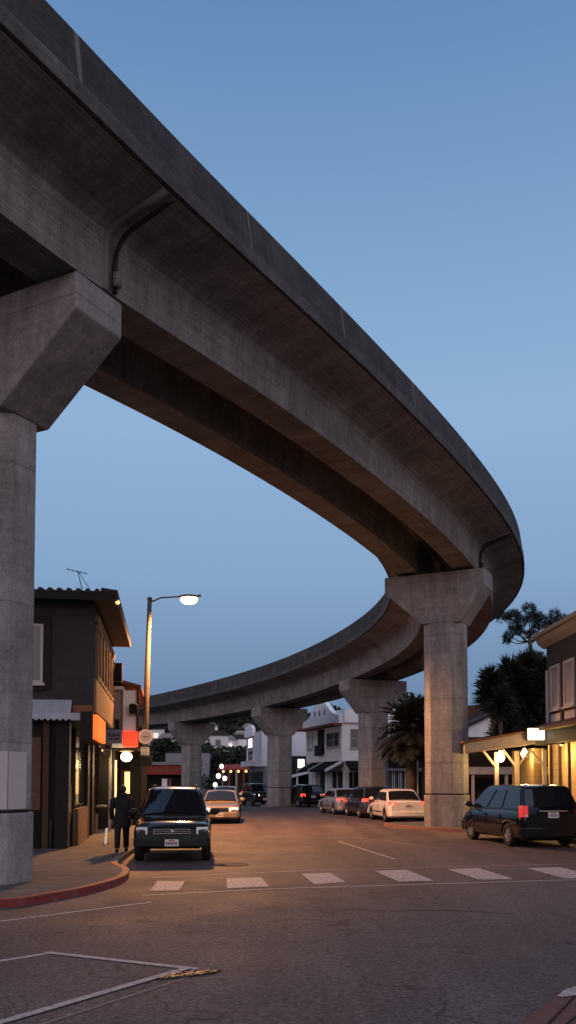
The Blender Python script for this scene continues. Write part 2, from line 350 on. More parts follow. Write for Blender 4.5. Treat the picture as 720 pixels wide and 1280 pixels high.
LK = smooth_line([(-34,3.8),(-14,9.7),(-6.2,12.35),(-4.27,13.15),(-3.75,13.85),(-3.3,14.9),(-3.04,16.4),(-3.22,17.9),(-3.72,19.3),(-3.95,22.0),(-4.2,26),(-4.85,32),(-6.1,43),(-8.6,60),(-12.4,78),(-17,92),(-26,112)])
KH = .13
def seg(line, f): return [p for p in line if f(p)]
iC = max(i for i, p in enumerate(LK) if p[1] < 19.7)
strip(LK[:iC+1], .15, -.01, KH, 'painted_kerb', M['red'])
strip(LK[iC:], .15, -.01, KH, 'kerb', M['kerb'])
inner = offset(LK, .15)
sheet('sidewalk', inner+[(-60,112),(-60,3.8)], KH-.004, M['walk'])
RK = smooth_line([(60,18.6),(30,19),(12,19.6),(9.6,20.4),(8.75,22.0),(8.55,25),(8.5,29.0),(8.0,30.8),(6.9,31.9),(5.4,33.0),(4.45,34.6),(3.95,36.2),(4.3,37.1),(5.4,37.5),(6.35,38.4),(6.35,40.5),(5.9,43),(5.3,45.6),(4.35,49),(3.9,52),(3.4,57),(2.85,61.5),(2.1,66),(.9,72),(-1.2,80),(-5,90),(-14,108)])
ia = min(range(len(RK)), key=lambda i: (Vector(RK[i])-Vector((8.0,30.8))).length); ib = min(range(len(RK)), key=lambda i: (Vector(RK[i])-Vector((5.4,37.5))).length)
strip(RK[:ia+1], .15, -.01, KH, 'kerb', M['kerb'], side=-1)
strip(RK[ia:ib+1], .15, -.01, KH, 'painted_kerb', M['redfade'], side=-1)
strip(RK[ib:], .15, -.01, KH, 'kerb', M['kerb'], side=-1)
sheet('sidewalk', offset(RK, -.15)+[(60,108)], KH-.004, M['walk'])
for c, r in (((-.6,63.5),1.35), ((-8.5,77.7),1.35)):
    ring = [(c[0]+r*cos(t*pi/8), c[1]+r*sin(t*pi/8)) for t in range(16)]
    tag(MB().prism(ring, -.01, .12).build('traffic_island', M['kerb'], bevel=.02), kind='structure')
for k in range(9):
    y = 14.6+k*2.0; xk = min(LK, key=lambda p: abs(p[1]-y) if p[1] > 13.2 else 99)[0]-.17
    sheet('sidewalk_joint', [(xk-4.2,y-.5),(xk-.02,y),(xk-.02,y+.016),(xk-4.2,y-.484)], KH-.002, M['ddark'])
def crack(pts, w):
    ln = smooth_line([tuple(gnd(*p)[:2]) for p in pts], 5); rnd = random.Random(len(pts)); a = []; b = []
    for i, p in enumerate(ln):
        q = Vector((p[0]+rnd.uniform(-.02,.02), p[1]+rnd.uniform(-.03,.03))); d = w*rnd.uniform(.5,1.3); a.append((q.x,q.y-d)); b.append((q.x,q.y+d))
    for i in range(len(ln)-1): pass
    mb = MB(); n = len(a); mb.add([(x,y,.003) for x,y in a+b], [(i,i+1,n+i+1,n+i) for i in range(n-1)]); tag(mb.build('sealed_crack', M['tar']), kind='structure')
crack([(400,1139),(440,1136),(490,1139),(560,1138),(640,1143)], .035); crack([(250,1146),(300,1139),(345,1133)], .02);
crack([(300,1062),(360,1056),(430,1058)], .03)
# near corner at the bottom right: red brown paving with a pale painted tip
def road_quad(name, pxs, m, z=.004):
    P = [gnd(a, b, z) for a, b in pxs]; return sheet(name, [(p.x,p.y) for p in P], z, m)
road_quad('corner_paving', [(640,1285),(672,1262),(700,1241),(722,1226),(760,1200),(1100,1220),(1000,1420),(560,1420)], M['pavebrick'])
for a, b in (((676,1290),(724,1240)), ((697,1290),(745,1250)), ((650,1330),(670,1285))):
    p, q = gnd(*a, .006), gnd(*b, .006); d = (q-p).normalized()*.012; n = Vector((-d.y, d.x, 0))
    sheet('paving_joint', [(p-n)[:2],(p+n)[:2],(q+n)[:2],(q-n)[:2]], .0075, M['ddark'])
road_quad('painted_arrow_tip', [(696,1245),(706,1237),(724,1231),(740,1228),(740,1243),(718,1244),(704,1246)], M['white_line'], .0115)
def road_line(a, b, w, m, name='road_line', z=.004):
    p, q = gnd(*a), gnd(*b); d = (q-p).normalized(); n = Vector((-d.y, d.x, 0))*w/2
    return sheet(name, [(p-n)[:2],(q-n)[:2],(q+n)[:2],(p+n)[:2]], z, m)
road_line((-40,1157),(188,1128), .07, M['white_line'])
road_line((-60,1211),(60,1192), .085, M['white_line'])
road_line((57,1191),(246,1212), .10, M['white_line'], z=.008)
road_line((-60,1297),(238,1210), .10, M['white_line'], z=.012)
road_line((-50,1314),(250,1217), .05, M['faint'], z=.004)
road_line((190,1097),(405,1087.5), .07, M['white_line']); road_line((405,1087.5),(760,1079), .05, M['white_line'])
road_line((178,1119.5),(345,1111), .08, M['white_line']); road_line((345,1111),(560,1104.5), .08, M['white_line']); road_line((560,1104.5),(780,1098), .08, M['white_line'])
for q in ([(187,1113.5),(197,1101),(231,1101.5),(224,1113)], [(284,1110.5),(283,1098),(326,1096.5),(337,1108)],
          [(393,1105.5),(376,1092),(412,1091),(433,1102.5)], [(498,1102),(468,1088.5),(508,1087),(543,1101)],
          [(598,1099.5),(559,1086.5),(598,1085),(643,1099)], [(706,1098),(658,1085),(700,1084),(756,1097)]):
    road_quad('crosswalk_bar', q, M['bar_line'], .008)
road_line((423,1051.5),(493,1074), .07, M['white_line']); road_line((448,1047),(560,1062), .03, M['bar_line'])
road_line((395,1020),(470,1033), .04, M['bar_line'])
0 and road_quad('road_patch', [(425,1140),(470,1134),(520,1137),(590,1139),(500,1142)], M['tar'])
mh = MB().lathe([(0.02,0),(.40,0),(.40,.012),(.33,.012),(.32,.006),(.02,.010)], (gnd(289,1081).x, gnd(289,1081).y, .001), 28).build('manhole_cover', M['iron'])
tag(mh, 'round dark iron manhole cover in the road just beyond the crosswalk', 'manhole cover')
# worn shiny utility cover where the painted lines meet
g0 = gnd(234,1219); uc = empty('utility_cover', (g0.x, g0.y, .013), radians(28), 'broken shiny brass coloured cover where the painted lines on the near road meet', 'utility cover')
mbx = MB(); rr = random.Random(3)
for i in range(46):
    a = rr.uniform(-.30,.30); b = rr.uniform(-.075,.075)*(1.2-abs(a)*1.8); w = rr.uniform(.01,.035); h = rr.uniform(.006,.016); k = rr.uniform(-.6,.6)
    pts = [(a+w*cos(t+k)*rr.uniform(.6,1.3), b+h*sin(t+k)*rr.uniform(.8,1.5)) for t in (0,1.2,2.3,3.3,4.4,5.4)]
    mbx.prism(pts, 0, rr.uniform(.004,.012))
mbx.build('raised_fragment_pattern', M['gold'], uc)
MB().prism([(-.34,-.05),(-.1,-.10),(.22,-.08),(.37,.0),(.2,.08),(-.15,.07)], -.008, .0).build('cover_base', M['iron'], uc)

# ------------------------------------------------------------------ viaduct
NODES = [(-6.2,12.81,10.66),(-4.52,15.35,10.29),(-.29,23.46,10.82),(5.88,34.02,9.88),(7.5,42.15,8.56),(5.08,52.41,7.85),(-.61,63.54,7.11),(-8.52,77.65,6.96),(-11.57,83.25,7.14)]
def nspline(P, t):
    n = len(P); nspline.c = getattr(nspline, 'c', None)
    if nspline.c is None:
        c = []
        for k in range(3):
            a = [0.]*n; d = [0.]*n
            for i in range(1, n-1):
                w = 1/(4-a[i-1]) ; rhs = 6*(P[i-1][k]-2*P[i][k]+P[i+1][k]); a[i] = w; d[i] = (rhs-d[i-1])*w
            m = [0.]*n
            for i in range(n-2, 0, -1): m[i] = d[i]-a[i]*m[i+1]
            c.append(m)
        nspline.c = c
    i = min(max(int(t),0), n-2); u = t-i
    return Vector([(1-u)*P[i][k]+u*P[i+1][k]+((1-u)**3-(1-u))/6*nspline.c[k][i]+(u**3-u)/6*nspline.c[k][i+1] for k in range(3)])
path = [nspline(NODES, i/16) for i in range(16*8+1)]
d0 = (path[0]-path[1]).normalized(); d0.z *= .5; d1 = (path[-1]-path[-2]); d1.z = 0; d1.normalize()
path = [path[0]+d0*s for s in (18,12,8,5,2.5,1)]+path+[path[-1]+d1*s for s in (1.5,4,8,14,22,32,45)]
SL = [0]
for i in range(1, len(path)): SL.append(SL[-1]+(path[i]-path[i-1]).length)
def frame(i):
    a = path[max(i-1,0)]; b = path[min(i+1,len(path)-1)]; t = Vector(((b-a).x,(b-a).y,0)).normalized(); return path[i], t, Vector((t.y,-t.x,0))
FR = [frame(i) for i in range(len(path))]
def sweep(name, prof, m, parent=None, i0=0, i1=None, close=True):
    i1 = len(path)-1 if i1 is None else i1; n = len(prof); vs = []; us = []
    per = [0]
    for j in range(1, n+1): per.append(per[-1]+sqrt((prof[j%n][0]-prof[j-1][0])**2+(prof[j%n][1]-prof[j-1][1])**2))
    for i in range(i0, i1+1):
        p, t, r = FR[i]
        for (o, z) in prof: vs.append(p+r*o+Vector((0,0,z)))
    me = bpy.data.meshes.new(name); fs = []; uvs = []
    for i in range(i1-i0):
        for j in range(n if close else n-1):
            fs.append((i*n+j, (i+1)*n+j, (i+1)*n+(j+1)%n, i*n+(j+1)%n)); uvs += [(SL[i0+i],per[j]),(SL[i0+i+1],per[j]),(SL[i0+i+1],per[j+1]),(SL[i0+i],per[j+1])]
    if close:
        fs.append(tuple(range(n))); uvs += [prof[j] for j in range(n)]
        fs.append(tuple((i1-i0)*n+j for j in range(n-1,-1,-1))); uvs += [prof[j] for j in range(n-1,-1,-1)]
    me.from_pydata([tuple(v) for v in vs], [], fs); uv = me.uv_layers.new(name='UVMap')
    for k, c in enumerate(uvs): uv.data[k].uv = c
    bm = bmesh.new(); bm.from_mesh(me); bmesh.ops.recalc_face_normals(bm, faces=bm.faces)
    for f in bm.faces: f.smooth = True
    for e in bm.edges:
        if len(e.link_faces) == 2 and e.calc_face_angle(0) > radians(24): e.smooth = False
    bm.to_mesh(me); bm.free(); me.materials.append(m)
    o = bpy.data.objects.new(name, me); COL.objects.link(o)
    if parent: o.parent = parent
    return o
via = empty('elevated_viaduct', (0,0,0), 0, 'long curved grey concrete viaduct sweeping overhead and bending away to the left', 'viaduct')
GO = [(.70,0),(1.535,0),(1.548,.06),(1.553,.68),(1.565,.86),(1.61,.98),(1.71,1.07),(1.90,1.14),(2.25,1.23),(2.78,1.385),(2.78,1.5),(.5,1.5),(.5,1.3),(.62,1.2),(.67,.6),(.69,.05)]
for s in (1, -1):
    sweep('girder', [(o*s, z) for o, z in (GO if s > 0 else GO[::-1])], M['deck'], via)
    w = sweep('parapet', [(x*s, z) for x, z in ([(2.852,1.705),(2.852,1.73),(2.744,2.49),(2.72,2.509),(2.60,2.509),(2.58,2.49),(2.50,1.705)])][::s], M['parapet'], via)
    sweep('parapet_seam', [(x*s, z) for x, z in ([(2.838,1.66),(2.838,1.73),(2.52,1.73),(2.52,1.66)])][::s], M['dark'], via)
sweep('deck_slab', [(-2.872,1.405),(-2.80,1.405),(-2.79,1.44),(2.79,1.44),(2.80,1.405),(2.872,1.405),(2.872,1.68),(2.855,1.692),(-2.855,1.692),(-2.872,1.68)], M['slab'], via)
sweep('running_rail', [(-1.0,1.69),(-.93,1.69),(-.93,1.84),(-1.0,1.84)], M['iron'], via); sweep('running_rail', [(.62,1.69),(.69,1.69),(.69,1.84),(.62,1.84)], M['iron'], via)
# joints in the girders at every pier, drain pipes on some of them
def near_i(xy): return min(range(len(path)), key=lambda i: (Vector(path[i][:2])-Vector(xy)).length)
JP = GO[1:10]
def along(i, off, prof, grow):
    p, t, r = FR[i]; out = []
    for o, z in prof:
        s = 1 if o > 0 else -1
        out.append(p+t*off+r*(o+grow*s)+Vector((0,0,z-(grow if abs(o) > 1.63 else 0))))
    return out
piers_xy = [(-4.52,15.35),(5.88,34.02),(5.08,52.41),(-.61,63.54),(-8.52,77.65)]
PI = [near_i(p) for p in piers_xy]
for k, i in enumerate(PI):
    for s in (1, -1):
        if (k, s) in ((0,-1),(1,-1)): continue
        pr = [(o*s, z) for o, z in JP]; A = along(i, -.02, pr, .022); B = along(i, .13, pr, .022); C = along(i, -.02, pr, -.05); D = along(i, .13, pr, -.05)
        mb = MB(); n = len(A); fs = []
        for j in range(n-1):
            for a, b in ((0,1),(1,3),(2,0)): fs.append((a*n+j, a*n+j+1, b*n+j+1, b*n+j))
        mb.add(A+B+C+D, fs+[(0,n,3*n,2*n),(n-1,2*n-1,4*n-1,3*n-1)]).build('girder_joint', M['deck'], via, True)
for k, i, off, rad in ((0,PI[0],.22,.045),(1,PI[1],.15,.055)):
    P = along(i, off, [(1.57,.0),(1.57,.5),(1.60,.72),(1.68,.90),(1.80,1.02),(1.97,1.10),(2.3,1.19),(2.62,1.29),(2.80,1.34)], .04)
    MB().tube(P, rad, 8).build('drain_pipe', M['black'], via, True)
    p, t, r = FR[i]; q = p+t*off+r*1.66+Vector((0,0,.22)); e = MB(); e.box(-.06,.06,-.07,.07,-.12,.12); o = e.build('pipe_clamp', M['kerb'] if k == 0 else M['iron'], via, True); o.location = q

def pier(i, label, over, shift=0, hw=.80, cw=1.93, base=KH-.02, dp=.93, dx=0):
    """octagonal column, hammerhead cap with splayed underside, plinth; local x = outwards, y = along the deck"""
    p, t, r = FR[i]; c = p+r*shift+Vector((dx,0,0)); top = p.z-.04
    g = empty('viaduct_pier', (c.x, c.y, base), atan2(r.y, r.x), label, 'pier', 'concrete piers carrying the viaduct'); H = top-base
    def octo(w, d, ch): return [(w-ch,-d),(w,-d+ch),(w,d-ch),(w-ch,d),(-w+ch,d),(-w,d-ch),(-w,-d+ch),(-w+ch,-d)]
    cj = H-1.95
    MB().prism(octo(hw, hw*dp, .34), 1.27, cj).build('column', M['pier'], g, bevel=.02)
    MB().prism(octo(hw+.035, hw*dp+.035, .35), 0, 1.22).build('plinth', M['plinth'], g, bevel=.02)
    MB().prism(octo(hw-.03, hw*dp-.03, .33), 1.22, 1.27).build('groove', M['dark'], g)
    L, Rr = -cw-shift, cw-shift   # cap spans the deck centre
    if over: L = over[0]; Rr = over[1]
    d = hw*(dp-.03); e = .62
    prof = [(L,H),(L,H-e),(-hw,cj),(hw,cj),(Rr,H-e),(Rr,H)]
    MB().prism_y(prof, -d, d).build('cap', M['pier'], g, bevel=.035)
    for sx in (-1.0, 1.0): MB().box(sx*1.1-.25-shift, sx*1.1+.25-shift, -.25, .25, H+.001, H+.036).build('bearing_pad', M['dark'], g)
    return g
p0 = pier(PI[0], 'nearest concrete pier, cut by the left edge, with a pale painted patch above its plinth', (-2.9,2.50), -.75, dp=.74, hw=.84, dx=-.22)
cw_, dw_ = .84, .84*.74
bx('pale_patch', M['patch'], p0, -.495,.495,-dw_-.010,-dw_-.004,1.29,2.28)
bx('pale_patch', M['patch'], p0, cw_+.004,cw_+.010,-.275,.15,1.29,2.28)
pa = bx('pale_patch', M['patch'], p0, -.236,.236,-.010,-.004,1.29,2.28); pa.location = (cw_-.17, -dw_+.17, 0); pa.rotation_euler = (0,0,radians(45))
pier(PI[1], 'tall concrete pier right of the road, its left facet lit orange by the street lamp', (-2.25,1.68), .26, hw=.76)
pier(PI[2], 'concrete pier partly hidden by the palm, beside the white house', None, cw=1.9)
pier(PI[3], 'concrete pier standing in the road before the two pale houses', None, cw=1.95)
pier(PI[4], 'farthest concrete pier, beyond the two parked cars at left', None, cw=1.95)

# ------------------------------------------------------------------ street lamp and its signs
LD = 35.0
bl = Vector((X_(178.5,LD), LD, KH-.01)); lamp = empty('street_lamp', bl, 0, 'tall tapering street lamp on the left sidewalk with a glowing orange lamp head', 'street lamp')
topz = Z_(750,LD)-bl.z; tx = X_(185.5,LD)-bl.x
MB().tube([(0,0,.25),(tx*.5,0,topz*.5),(tx,0,topz)], [.145,.12,.085], 14).build('pole', M['steel'], lamp, True)
MB().lathe([(.24,0),(.24,.06),(.19,.10),(.16,.28),(.05,.30)], (0,0,0), 16).build('base', M['steel'], lamp, True)
MB().lathe([(.10,0),(.10,.08),(.05,.12)], (tx,0,topz), 12).build('pole_cap', M['steel'], lamp, True)
hx = X_(222,LD)-bl.x; hz = Z_(746.5,LD)-bl.z
MB().tube([(tx,0,topz-.08),(tx+.2,0,topz-.02),(tx+.45,0,hz-.02),(hx,0,hz+.02)], [.04,.035,.032,.03], 8).build('arm', M['steel'], lamp, True)
hd = MB(); hd.ball((hx+.40,0,hz+.03), .42, 16, 10, (1,.42,.20)); hdo = hd.build('lamp_head', M['steel'], lamp, True)
MB().ball((hx+.42,0,hz-.09), .36, 16, 10, (1,.5,.56)).build('lamp_lens', M['sodium'], hdo, True)
bx('photocell', M['steel'], hdo, hx+.78, hx+.90, -.04,.04, hz+.02, hz+.10)
def bowl_glow():   # the refractor bowl shines brightest where the bulb sits and dims to orange at its rim
    m = M['sodium']; t = m.node_tree; b = t.nodes['Principled BSDF']; tc = N(t, 'ShaderNodeTexCoord'); mp = N(t, 'ShaderNodeMapping')
    mp.vector_type = 'POINT'; mp.inputs['Location'].default_value = (-(hx+.42), 0, -(hz-.09)); mp.inputs['Scale'].default_value = (1,1,1)
    t.links.new(tc.outputs['Object'], mp.inputs['Vector']); ln = N(t, 'ShaderNodeVectorMath', operation='LENGTH'); t.links.new(mp.outputs[0], ln.inputs[0])
    mr = N(t, 'ShaderNodeMapRange'); mr.inputs['From Min'].default_value = .20; mr.inputs['From Max'].default_value = .37; mr.inputs['To Min'].default_value = 24; mr.inputs['To Max'].default_value = 1.3
    t.links.new(ln.outputs['Value'], mr.inputs[0]); t.links.new(mr.outputs[0], b.inputs['Emission Strength'])
bowl_glow()
def sign_on_pole():
    s = empty('parking_sign', (X_(182.5,LD), LD-.16, Z_(921,LD)), 0, 'round pale grey sign with faint ring emblem fixed to the street lamp pole', 'sign')
    MB().lathe([(.29,.0),(.29,.02),(.01,.02)], (0,-.02,0), 32, 'y').build('disc', M['signwhite'], s)
    for r0 in (.20,.155): 
        mb = MB(); k = 32
        mb.add([(r*cos(2*pi*j/k), y, r*sin(2*pi*j/k)) for y in (-.028,) for r in (r0, r0-.016) for j in range(k)], [(j,(j+1)%k,k+(j+1)%k,k+j) for j in range(k)]).build('ring_mark', M['ink'], s)
    mb = MB()
    for a, b, c, d in ((-.11,-.07,-.04,.04),(-.11,-.04,.03,.045),(-.05,-.02,-.04,.04),(-.01,.025,-.04,.04),(.04,.055,-.04,.04),(.075,.11,-.04,.04),(-.06,.06,-.095,-.08),(-.05,.05,.085,.10)): mb.box(a,b,-.03,-.027,c,d)
    mb.build('emblem_strokes', M['ink'], s)
    s2 = empty('notice_plate', (X_(182,LD), LD-.165, Z_(939,LD)), 0, 'small white notice plate below the round sign on the lamp pole', 'sign')
    bx('plate', M['signwhite'], s2, -.17,.17,-.01,.01,-.16,.15); mb = MB()
    for z in (.10,.05,-.02,-.07,-.11): mb.box(-.13,.13-.04*abs(z*10%1),-.014,-.011,z,z+.014)
    mb.build('printed_lines', M['ink'], s2)
    s3 = empty('signal_box', (X_(183.5,LD), LD-.20, Z_(951,LD)), 0, 'black rectangular signal housing clamped to the lamp pole under the signs', 'signal')
    bx('housing', M['black'], s3, -.26,.24,-.12,.12,-.21,.19, .02); bx('bracket', M['iron'], s3, -.05,.05,.12,.16,-.1,.1)
sign_on_pole()
ll = bpy.data.lights.new('street_lamp_light', 'SPOT'); ll.energy = 14000; ll.spot_size = radians(158); ll.spot_blend = .35; ll.color = (1,.42,.13); ll.shadow_soft_size = .3
lo = bpy.data.objects.new('street_lamp_light', ll); COL.objects.link(lo); lo.location = (bl.x+hx+.4, LD, bl.z+hz-.42)
# ------------------------------------------------------------------ helper: windows in a building face
def window(par, face, a0, a1, z0, z1, pos, fw=.07, mfr=None, mgl=None, sash=True, out=-1, mull=0, sill=True, label=None, dep=.06):
    """face 'y': plane y=pos, spans x a0..a1; face 'x': plane x=pos, spans y a0..a1. out = sign of outward normal"""
    mfr = mfr or M['winwhite']; mgl = mgl or M['winglass']
    def B(mb, u0, u1, w0, w1, d0, d1):
        d0, d1 = sorted((pos+out*d0, pos+out*d1))
        if face == 'y': mb.box(u0,u1,d0,d1,w0,w1)
        else: mb.box(d0,d1,u0,u1,w0,w1)
    fr = MB(); B(fr,a0,a0+fw,z0,z1,-.03,dep); B(fr,a1-fw,a1,z0,z1,-.03,dep); B(fr,a0+fw,a1-fw,z1-fw,z1,-.03,dep-.003); B(fr,a0+fw,a1-fw,z0,z0+fw,-.03,dep-.003)
    if sash: B(fr,a0+fw,a1-fw,(z0+z1)/2-.025,(z0+z1)/2+.025,-.02,dep-.02)
    for k in range(mull):
        u = a0+(a1-a0)*(k+1)/(mull+1); B(fr,u-.025,u+.025,z0+fw,z1-fw,-.02,dep-.012)
    o = fr.build('window', mfr, par, label=label)
    g = MB(); B(g,a0+fw*.5,a1-fw*.5,z0+fw*.5,z1-fw*.5,.002,.012); g.build('pane', mgl, o)
    if sill:
        s = MB(); B(s,a0-.06,a1+.06,z0-.07,z0-.003,-.02,dep+.05); s.build('sill', mfr, o)
    return o
# ------------------------------------------------------------------ B1: dark stucco corner building
RZ = radians(7.8)
b1 = empty('corner_shop_building', (-5.1,23.0,KH-.16), RZ, 'dark stucco two-storey corner building with deep tiled eaves and a pale corrugated awning', 'building')
MB().box(-11,0,0,8.0,3.72,6.62).build('upper_wall', M['dstucco'], b1, bevel=.02)
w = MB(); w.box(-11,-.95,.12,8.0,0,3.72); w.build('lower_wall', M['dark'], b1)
# roof with shallow hip and tile ridges
MB().add([(-12,-.55,6.62),(.58,-.55,6.62),(.58,7.9,6.62),(-12,7.9,6.62),(-12,-.55,6.80),(.58,-.55,6.80),(.58,7.9,6.80),(-12,7.9,6.80),(-12,3.9,7.5),(-3.6,3.9,7.5)],
   [(0,3,2,1),(0,1,5,4),(1,2,6,5),(2,3,7,6),(4,5,9,8),(5,6,9),(6,7,8,9),(3,0,4,8,7)]).build('roof', M['rooftile'], b1)
tl = MB()
for i in range(52): x = -11.8+i*.238; tl.tube([(x,-.60,6.80),(x,-.1,6.885)], .055, 6)
for i in range(33): y = -.45+i*.25; tl.tube([(.62,y,6.80),(.2,y,6.86)], .055, 6)
tl.build('eave_tiles', M['rooftile'], b1)
bx('eave_board', M['brownwood'], b1, .585,.62,-.5,7.85,6.56,6.78); bx('eave_board', M['dark'], b1, -12,.56,-.585,-.552,6.56,6.78)
at_ = MB(); at_.tube([(-.30,.1,6.8),(-.45,.1,7.45)], .012, 6); at_.tube([(-.75,.1,7.5),(-.2,.1,7.38)], .01, 6); at_.tube([(-.45,.1,7.45),(-.12,.12,6.95)], .008, 5)
for k in range(5): x = -.7+k*.11; at_.tube([(x,-.05,7.49-k*.022),(x,.25,7.49-k*.022)], .006, 4)
at_.build('roof_antenna', M['iron'], b1)
fl = MB().ball((.62,-.38,6.55), .06, 10, 6); fl.build('eave_spotlight', M['warm'], b1)
window(b1, 'y', -2.55, -1.30, 4.45, 6.0, 0, .07, M['winwhite'], M['winglass'], dep=.03)
fm = MB()
for (a,b,c,d) in ((-2.75,-2.57,4.30,6.2),(-1.28,-1.10,4.30,6.2),(-2.57,-1.28,6.02,6.2),(-2.57,-1.28,4.25,4.36)): fm.box(a,b,-.045,.02,c,d)
fm.build('window_surround', M['dark'], b1)
# street face: row of six narrow windows between tan mullions and a tan apron below
for k in range(6):
    y0 = .42+k*1.16
    window(b1, 'x', y0, y0+1.0, 4.62, 6.12, 0, .10, M['tan'], M['ddark'], sash=False, out=1, sill=False, dep=.09)
bx('window_head', M['tan'], b1, .0,.10, .25,7.6,6.125,6.32); bx('window_apron', M['tan'], b1, -.02,.07,.02,7.95,3.73,4.58)
bx('eave_speaker_box', M['black'], b1, .02,.34,7.5,7.9,5.35,6.0)
# awning on the camera side: corrugated sheet with a scalloped hem
aw = MB(); n = 150; x0, x1 = -6.2, -.55
for i in range(n):
    xa = x0+(x1-x0)*i/n; xb = x0+(x1-x0)*(i+1)/n; ya = .012*(1 if i%2 else -1); sc = .035 if (i//2)%2 else 0
    aw.add([(xa,-.02+ya,4.02),(xb,-.02-ya,4.02),(xb,-.26-ya,3.66),(xa,-.26+ya,3.66),(xa,-.30+ya,3.50-sc),(xb,-.30-ya,3.50-sc)], [(0,1,2,3),(3,2,5,4)])
aw.build('awning', M['metalaw'], b1)
cn = MB(); cn.prism([(-.55,-.30),(-.18,-.30),(-.02,-.05),(-.55,-.05)], 3.47,3.66); cn.build('awning_corner', M['metalaw'], b1)
bx('fascia_end', M['rust'], b1, -.53,-.02,-.045,-.01,3.52,3.88)
bx('lit_fascia', M['orange'], b1, .02,.14,-.35,2.6,2.98,3.62, .02); bx('fascia_frame', M['dark'], b1, -.3,.015,-.34,2.6,2.94,3.70)
bx('soffit', M['dark'], b1, -.95,-.02,.0,7.9,3.60,3.715)
# camera-side ground floor
bx('boarded_panel', M['board'], b1, -2.15,-1.03-.30,.07,.118,1.15,3.05); 
for a, b in ((-3.6,-2.2),): bx('boarded_panel', M['board'], b1, a,b,.07,.118,1.15,3.05)
bx('dado', M['ddark'], b1, -6,-1.28,.05,.116,.0,1.10); bx('pilaster', M['brownwood'], b1, -1.27,-1.12,-.02,.116,0,3.5)
MB().tube([(-1.06,.02,0),(-1.06,.02,.9)], .035, 8).build('standpipe', M['iron'], b1, True)
bx('corner_post', M['cream'], b1, -.60,-.565,.0,.06,1.1,3.45); bx('corner_jamb', M['dark'], b1, -.95,-.62,.0,.11,0,3.5)
# street-side ground floor: piers, dark openings, tan stall risers
def px_y(px): # local y along the shop face hit by the column px (plane x=-.5 local)
    best = None
    for i in range(800):
        y = i*.01; wx = -5.1+cos(RZ)*(-.5)-sin(RZ)*y; wy = 23+sin(RZ)*(-.5)+cos(RZ)*y
        if 360+FPX*wx/wy >= px: return y
    return 8
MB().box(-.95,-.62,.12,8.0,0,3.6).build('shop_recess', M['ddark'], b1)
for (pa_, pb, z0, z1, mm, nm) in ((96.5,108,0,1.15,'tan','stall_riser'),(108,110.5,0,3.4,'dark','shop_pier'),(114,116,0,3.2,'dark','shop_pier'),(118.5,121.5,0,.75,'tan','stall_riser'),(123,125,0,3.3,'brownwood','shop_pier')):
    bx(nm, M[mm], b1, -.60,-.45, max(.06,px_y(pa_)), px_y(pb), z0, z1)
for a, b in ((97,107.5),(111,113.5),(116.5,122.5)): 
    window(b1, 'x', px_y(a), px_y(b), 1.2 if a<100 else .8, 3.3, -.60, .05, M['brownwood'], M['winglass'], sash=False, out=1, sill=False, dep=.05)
bx('counter_shelf', M['cream'], b1, -.44,-.12, px_y(118), 7.6, 1.02, 1.07)
# bracket sign and small lit board on the sidewalk
bs = empty('hanging_shop_sign', at(141.5,921,28.5), 0, 'grey blue hanging sign board with faint dark lettering beside the orange panel', 'sign')
bx('board', M['signgrey'], bs, -.30,.28,-.03,.03,-.22,.24, .01); mb = MB()
for k, (a, b) in enumerate(((-.16,-.11),(-.09,-.07),(-.02,.05),(.08,.13),(.15,.2))): bx('letter', M['ink'], bs, a,b,-.036,-.032,.01,.09)
for a, b in ((-.12,-.03),(.0,.03),(.06,.19)): bx('letter', M['ink'], bs, a,b,-.036,-.032,-.10,-.05)
MB().tube([(-.55,0,.26),(.3,0,.26)], .02, 6).build('bracket', M['iron'], bs)
s2 = empty('projecting_sign_box', at(133.5,935,27.0), radians(20), 'small tan box sign with a dark patch, below the grey blue hanging sign', 'sign')
MB().prism_y([(-.20,.14),(-.16,-.20),(.10,-.30),(.16,.18)], -.06,.06).build('box', M['tan'], s2, bevel=.01); bx('dark_patch', M['dark'], s2, -.06,.08,-.07,-.062,-.02,.08); MB().ball((-.15,-.1,-.08), .03, 8, 6).build('lamp', M['warm'], s2, True)
sb = empty('sidewalk_board', (gnd(132.5,1055,KH).x, gnd(132.5,1055,KH).y, KH), 0, 'narrow pale lit board standing on the sidewalk behind the walking person', 'board')
MB().prism_y([(-.045,.0),(.02,.0),(.04,.45),(-.02,.43)], -.02,.02).build('panel', M['boardlit'], sb); bx('foot', M['iron'], sb, -.08,.06,.02,.16,0,.03)

# ------------------------------------------------------------------ B2: pale shop with red orange panel behind it
b2 = empty('gabled_shop_building', (X_(172.5,31.6),31.6,KH-.01), RZ, 'pale gabled shop beyond the dark corner building, red orange panel over its lit doorway', 'building')
MB().box(-5,-.52,0,9,2.94,5.15).build('upper_wall', M['lilac'], b2); bx('front_bay', M['white'], b2, -.52,-.05,.02,.5,2.94,5.0)
bx('corner_trim', M['brownwood'], b2, -.07,.02,-.04,.12,2.9,5.22); bx('corner_trim', M['winwhite'], b2, -1.02,-.94,-.06,.06,0,5.1)
bay = bx('bay', M['tan'], b2, -.93,-.55,-.30,.0,3.30,5.0); bx('bay_window', M['dark'], bay, -.88,-.66,-.315,-.302,3.42,3.9); bx('bay_curtain', M['curtain'], bay, -.86,-.62,-.318,-.303,3.95,4.9)
MB().prism_y([(-1.3,5.42),(.10,5.08),(.10,5.18),(-1.3,5.56)], -.12,9).build('roof', M['rust'], b2)
bx('roof_slab', M['rooftile'], b2, -5.2,-1.31,-.2,9.2,5.2,5.5)
bx('side_lamp', M['black'], b2, -.32,-.02,-.30,-.06,4.12,4.50, .05)
